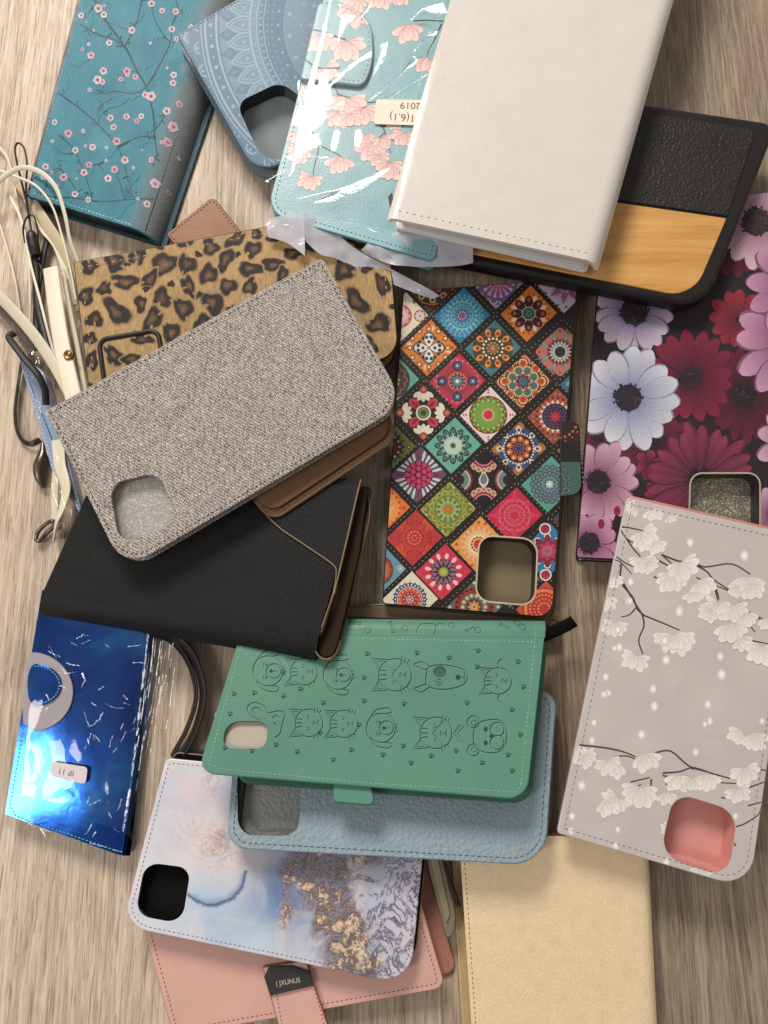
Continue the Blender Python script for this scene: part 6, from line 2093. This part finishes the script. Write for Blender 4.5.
# smoky strip between the green and mandala cases
mb = MB(); P = Pl(7)
slab(mb, P, rounded([(322, 606), (384, 603), (560, 618), (560, 640), (330, 636)], 4), 0, 5, C(70, 58, 40), C(120, 104, 76), bev=.8)
slab(mb, P, rounded([(326, 609), (384, 606), (556, 621), (556, 626), (330, 616)], 2), -.6, .6, C(112, 96, 68), bev=.25)
o = mb.build('plastic_tray', MAT['satin'], None, on_z(440, 620, .002)); tag(o, 'smoky brown plastic tray edge showing between the green and mandala cases', 'tray')


root = thing('clear_bag', 'crinkled clear plastic bag with a milky flap, wrapped round the magnolia case', 'plastic bag', on_z(345, 150, .028))
def zf1(x, y, u, v):
    e = min(u, 1 - u, 1 - v, 1) * 6
    k = min(1, e)
    return 26.2 + 3.9 * k + (.35 * noise.noise(Vector((x * .022, y * .03, 3))) + .16 * noise.noise(Vector((x * .06, y * .02 + x * .03, 9)))) * k
mb = film(None, 0, 0, 0, 0, 70, 90, zf1, [(318, -60), (462, -20), (398, 240), (258, 215)])
S4 = lambda pts: [(265 + x / 4.042, y / 4.042) for x, y in pts]
T4 = lambda pts: [(265 + x / 4.8, 120 + y / 4.8) for x, y in pts]
for g in (S4([(310, 58), (365, 62), (330, 120), (292, 172)]), S4([(365, 95), (400, 50), (432, 10), (410, 60)]), S4([(430, 205), (432, 225), (340, 290), (262, 382), (250, 360), (300, 290)]), S4([(468, 180), (497, 170), (485, 240), (438, 305), (450, 250)]),
          S4([(585, 85), (640, 30), (720, 10), (735, 50), (690, 65), (640, 55)]), S4([(660, 130), (700, 128), (690, 145), (650, 145), (610, 190), (600, 215), (640, 150)]), S4([(600, 225), (618, 240), (590, 280), (480, 370), (415, 410), (520, 335), (580, 270)]), S4([(510, 395), (540, 370), (660, 295), (640, 315), (560, 365)]),
          S4([(130, 330), (140, 320), (140, 400), (170, 465), (160, 470), (132, 400)]), S4([(190, 465), (222, 400), (210, 445), (200, 475)]),
          T4([(90, 175), (130, 168), (300, 175), (310, 182), (130, 188)]), T4([(110, 190), (200, 195), (310, 195), (300, 200), (150, 200)]), T4([(150, 380), (290, 340), (480, 275), (600, 228), (590, 245), (470, 330), (330, 390), (230, 398), (330, 365), (350, 352), (250, 362)]),
          T4([(0, 295), (40, 262), (95, 240), (85, 258), (20, 300)]), T4([(120, 345), (145, 325), (143, 332), (124, 350)]), T4([(105, 250), (115, 240), (118, 250)]), T4([(480, 512), (520, 522), (550, 545), (510, 540)]), T4([(400, 470), (430, 482), (425, 490)])):
    cy = sum(p[1] for p in g) / len(g)
    glint(mb, g, 31.5, 'key')
mb.build('film', [MAT['film'], MAT['film_glint']], root)
mb = MB()
def sheet(mb, top, bot, zt, zb, n=16, wob=.8, seed=0):
    a = spline([(x, y, 0) for x, y in top], 6); b = spline([(x, y, 0) for x, y in bot], 6)
    N = min(len(a), len(b))
    rows = []
    for i in range(N):
        p, q = a[i * (len(a) - 1) // (N - 1)], b[i * (len(b) - 1) // (N - 1)]
        t = i / (N - 1)
        r = []
        for k in range(9):
            s = k / 8
            x, y = p[0] + (q[0] - p[0]) * s, p[1] + (q[1] - p[1]) * s
            z = (zt[0] + (zt[1] - zt[0]) * t) * (1 - s) + (zb[0] + (zb[1] - zb[0]) * t) * s
            z += wob * noise.noise(Vector((x * .05, y * .07, seed))) + wob * .5 * noise.noise(Vector((x * .15, y * .12, seed + 5)))
            r.append(on_z(x, y, z * MM))
        rows.append(r)
    mb.grid(rows, (1, 1, 1), 0, True)
sheet(mb, [(266, 220), (284, 215), (304, 212)], [(268, 237), (287, 243), (305, 256)], (27, 29), (25, 26), seed=1)
sheet(mb, [(303, 213), (313, 216), (334, 231), (356, 249), (384, 265), (427, 288), (440, 296)], [(304, 240), (320, 254), (335, 258), (349, 265), (390, 283), (415, 293), (432, 299)], (30, 17), (26, 16), seed=2)
sheet(mb, [(361, 250), (377, 236), (400, 231), (421, 217), (434, 234), (473, 246)], [(365, 254), (390, 264), (408, 266), (424, 267), (456, 266), (473, 263)], (27, 28), (24, 26), wob=1.6, seed=3)
mb.build('flap', MAT['film_milky'], root)

root = thing('clear_bag', 'crinkled clear plastic bag wrapped round the blue mirror case', 'plastic bag', on_z(70, 720, .0))
def zf2(x, y, u, v):
    k = max(0, min(1, min(u * 5.5, (1 - u) * 5, (1 - v) * 9)))
    k = k * k * (3 - 2 * k)
    return 1.2 + 9.6 * k + 2.0 * math.exp(-((x - 40) / 38) ** 2 - ((y - 690) / 46) ** 2) + (.3 * noise.noise(Vector((x * .03, y * .02, 1))) + .12 * noise.noise(Vector((x * .08, y * .06, 2)))) * (.3 + .7 * k)
mb = film(None, 0, 0, 0, 0, 70, 100, zf2, [(12, 528), (200, 575), (150, 862), (-10, 822)])
for pts, w, z, sk in (([(148, 634), (142, 690), (135, 750), (128, 800), (123, 832)], 3.0, 12.5, .1), ([(153, 645), (148, 700), (139, 770), (131, 820)], 1.3, 11, .4), ([(160, 650), (152, 700), (144, 740)], 1.1, 9, .45), ([(170, 645), (166, 675), (156, 710)], .9, 8, .5),
                      ([(15, 817), (50, 832), (90, 843), (122, 852)], 1.2, 10.5, .45), ([(82, 673), (85, 680), (80, 690)], 3.0, 13, 0), ([(84, 712), (90, 728), (100, 742)], .9, 13, .3), ([(118, 690), (128, 700)], 1.0, 13, .3), ([(60, 655), (90, 640)], .8, 13, .4), ([(104, 806), (112, 818)], 1.0, 12.5, .3)):
    glint_run(mb, pts, w, z, 'win', 7, sk)
for _ in range(64):          # fine crinkles
    v = random.random()
    y = 632 + 215 * v
    xl, xr = 36 - 28 * v, 150 - 26 * v
    x = random.uniform(xl + 4, xr - 2)
    a = random.uniform(-.6, 1.2) if v < .35 else random.gauss(1.75, .5)
    l = random.uniform(8, 26); bd = random.uniform(-.25, .25)
    pts = [(x, y), (x + l * .5 * math.cos(a), y + l * .5 * math.sin(a)), (x + l * math.cos(a + bd), y + l * math.sin(a + bd))]
    if pts[-1][1] > 846 or pts[-1][0] < 4: continue
    glint_run(mb, pts, random.uniform(.7, 1.5), 12.0, 'win', 6, .4)
for k in range(10):          # gathered film along the rounded side
    t = random.random()
    x0 = 150 + 34 * t; y0 = random.uniform(634, 660)
    L = random.uniform(60, 190) * (1 - .55 * t)
    glint_run(mb, [(x0, y0), (x0 - .06 * L, y0 + L * .5), (x0 - .15 * L, y0 + L)], random.uniform(.6, 1.2), 11 - 6 * t, 'win', 7, .4)
mb.build('film', [MAT['film_crinkle'], MAT['film_glint']], root)

# ================================================================== light, world, camera
def lamp(name, loc, tgt, size, power, col):
    l = bpy.data.lights.new(name, 'AREA')
    l.shape = 'RECTANGLE'; l.size, l.size_y = size
    l.energy = power; l.color = col
    o = bpy.data.objects.new(name, l)
    COL.objects.link(o)
    o.location = loc
    o.rotation_euler = (Vector(tgt) - Vector(loc)).to_track_quat('-Z', 'Y').to_euler()
    return o


lamp('ceiling_lamp', LAMPS['key'], (0, 0, 0), (.55, .45), 26, (1, .95, .885))
lamp('window_light', LAMPS['win'], (-.05, 0, 0), (.15, .46), 4.2, (1, .97, .94))

w = bpy.data.worlds.new('World'); scene.world = w
w.use_nodes = True
bg = w.node_tree.nodes['Background']
bg.inputs[0].default_value = (1.0, .955, .91, 1); bg.inputs[1].default_value = .34

cam = bpy.data.cameras.new('camera')
cam.sensor_fit = 'VERTICAL'; cam.sensor_height = 36.0; cam.lens = 36.0 * FPX / 1024.0
cam.clip_start = .01; cam.clip_end = 20
co = bpy.data.objects.new('camera', cam); COL.objects.link(co)
co.location = CAM
co.rotation_euler = (TH, 0, 0)
scene.camera = co

scene.view_settings.view_transform = 'Standard'
scene.view_settings.look = 'None'
scene.view_settings.exposure = 0.0
scene.view_settings.gamma = 1.0
scene.render.engine = 'CYCLES'
scene.cycles.max_bounces = 8
scene.cycles.transparent_max_bounces = 12
scene.render.resolution_x, scene.render.resolution_y = 768, 1024
for o in bpy.data.objects:
    if '_b' in o: del o['_b']
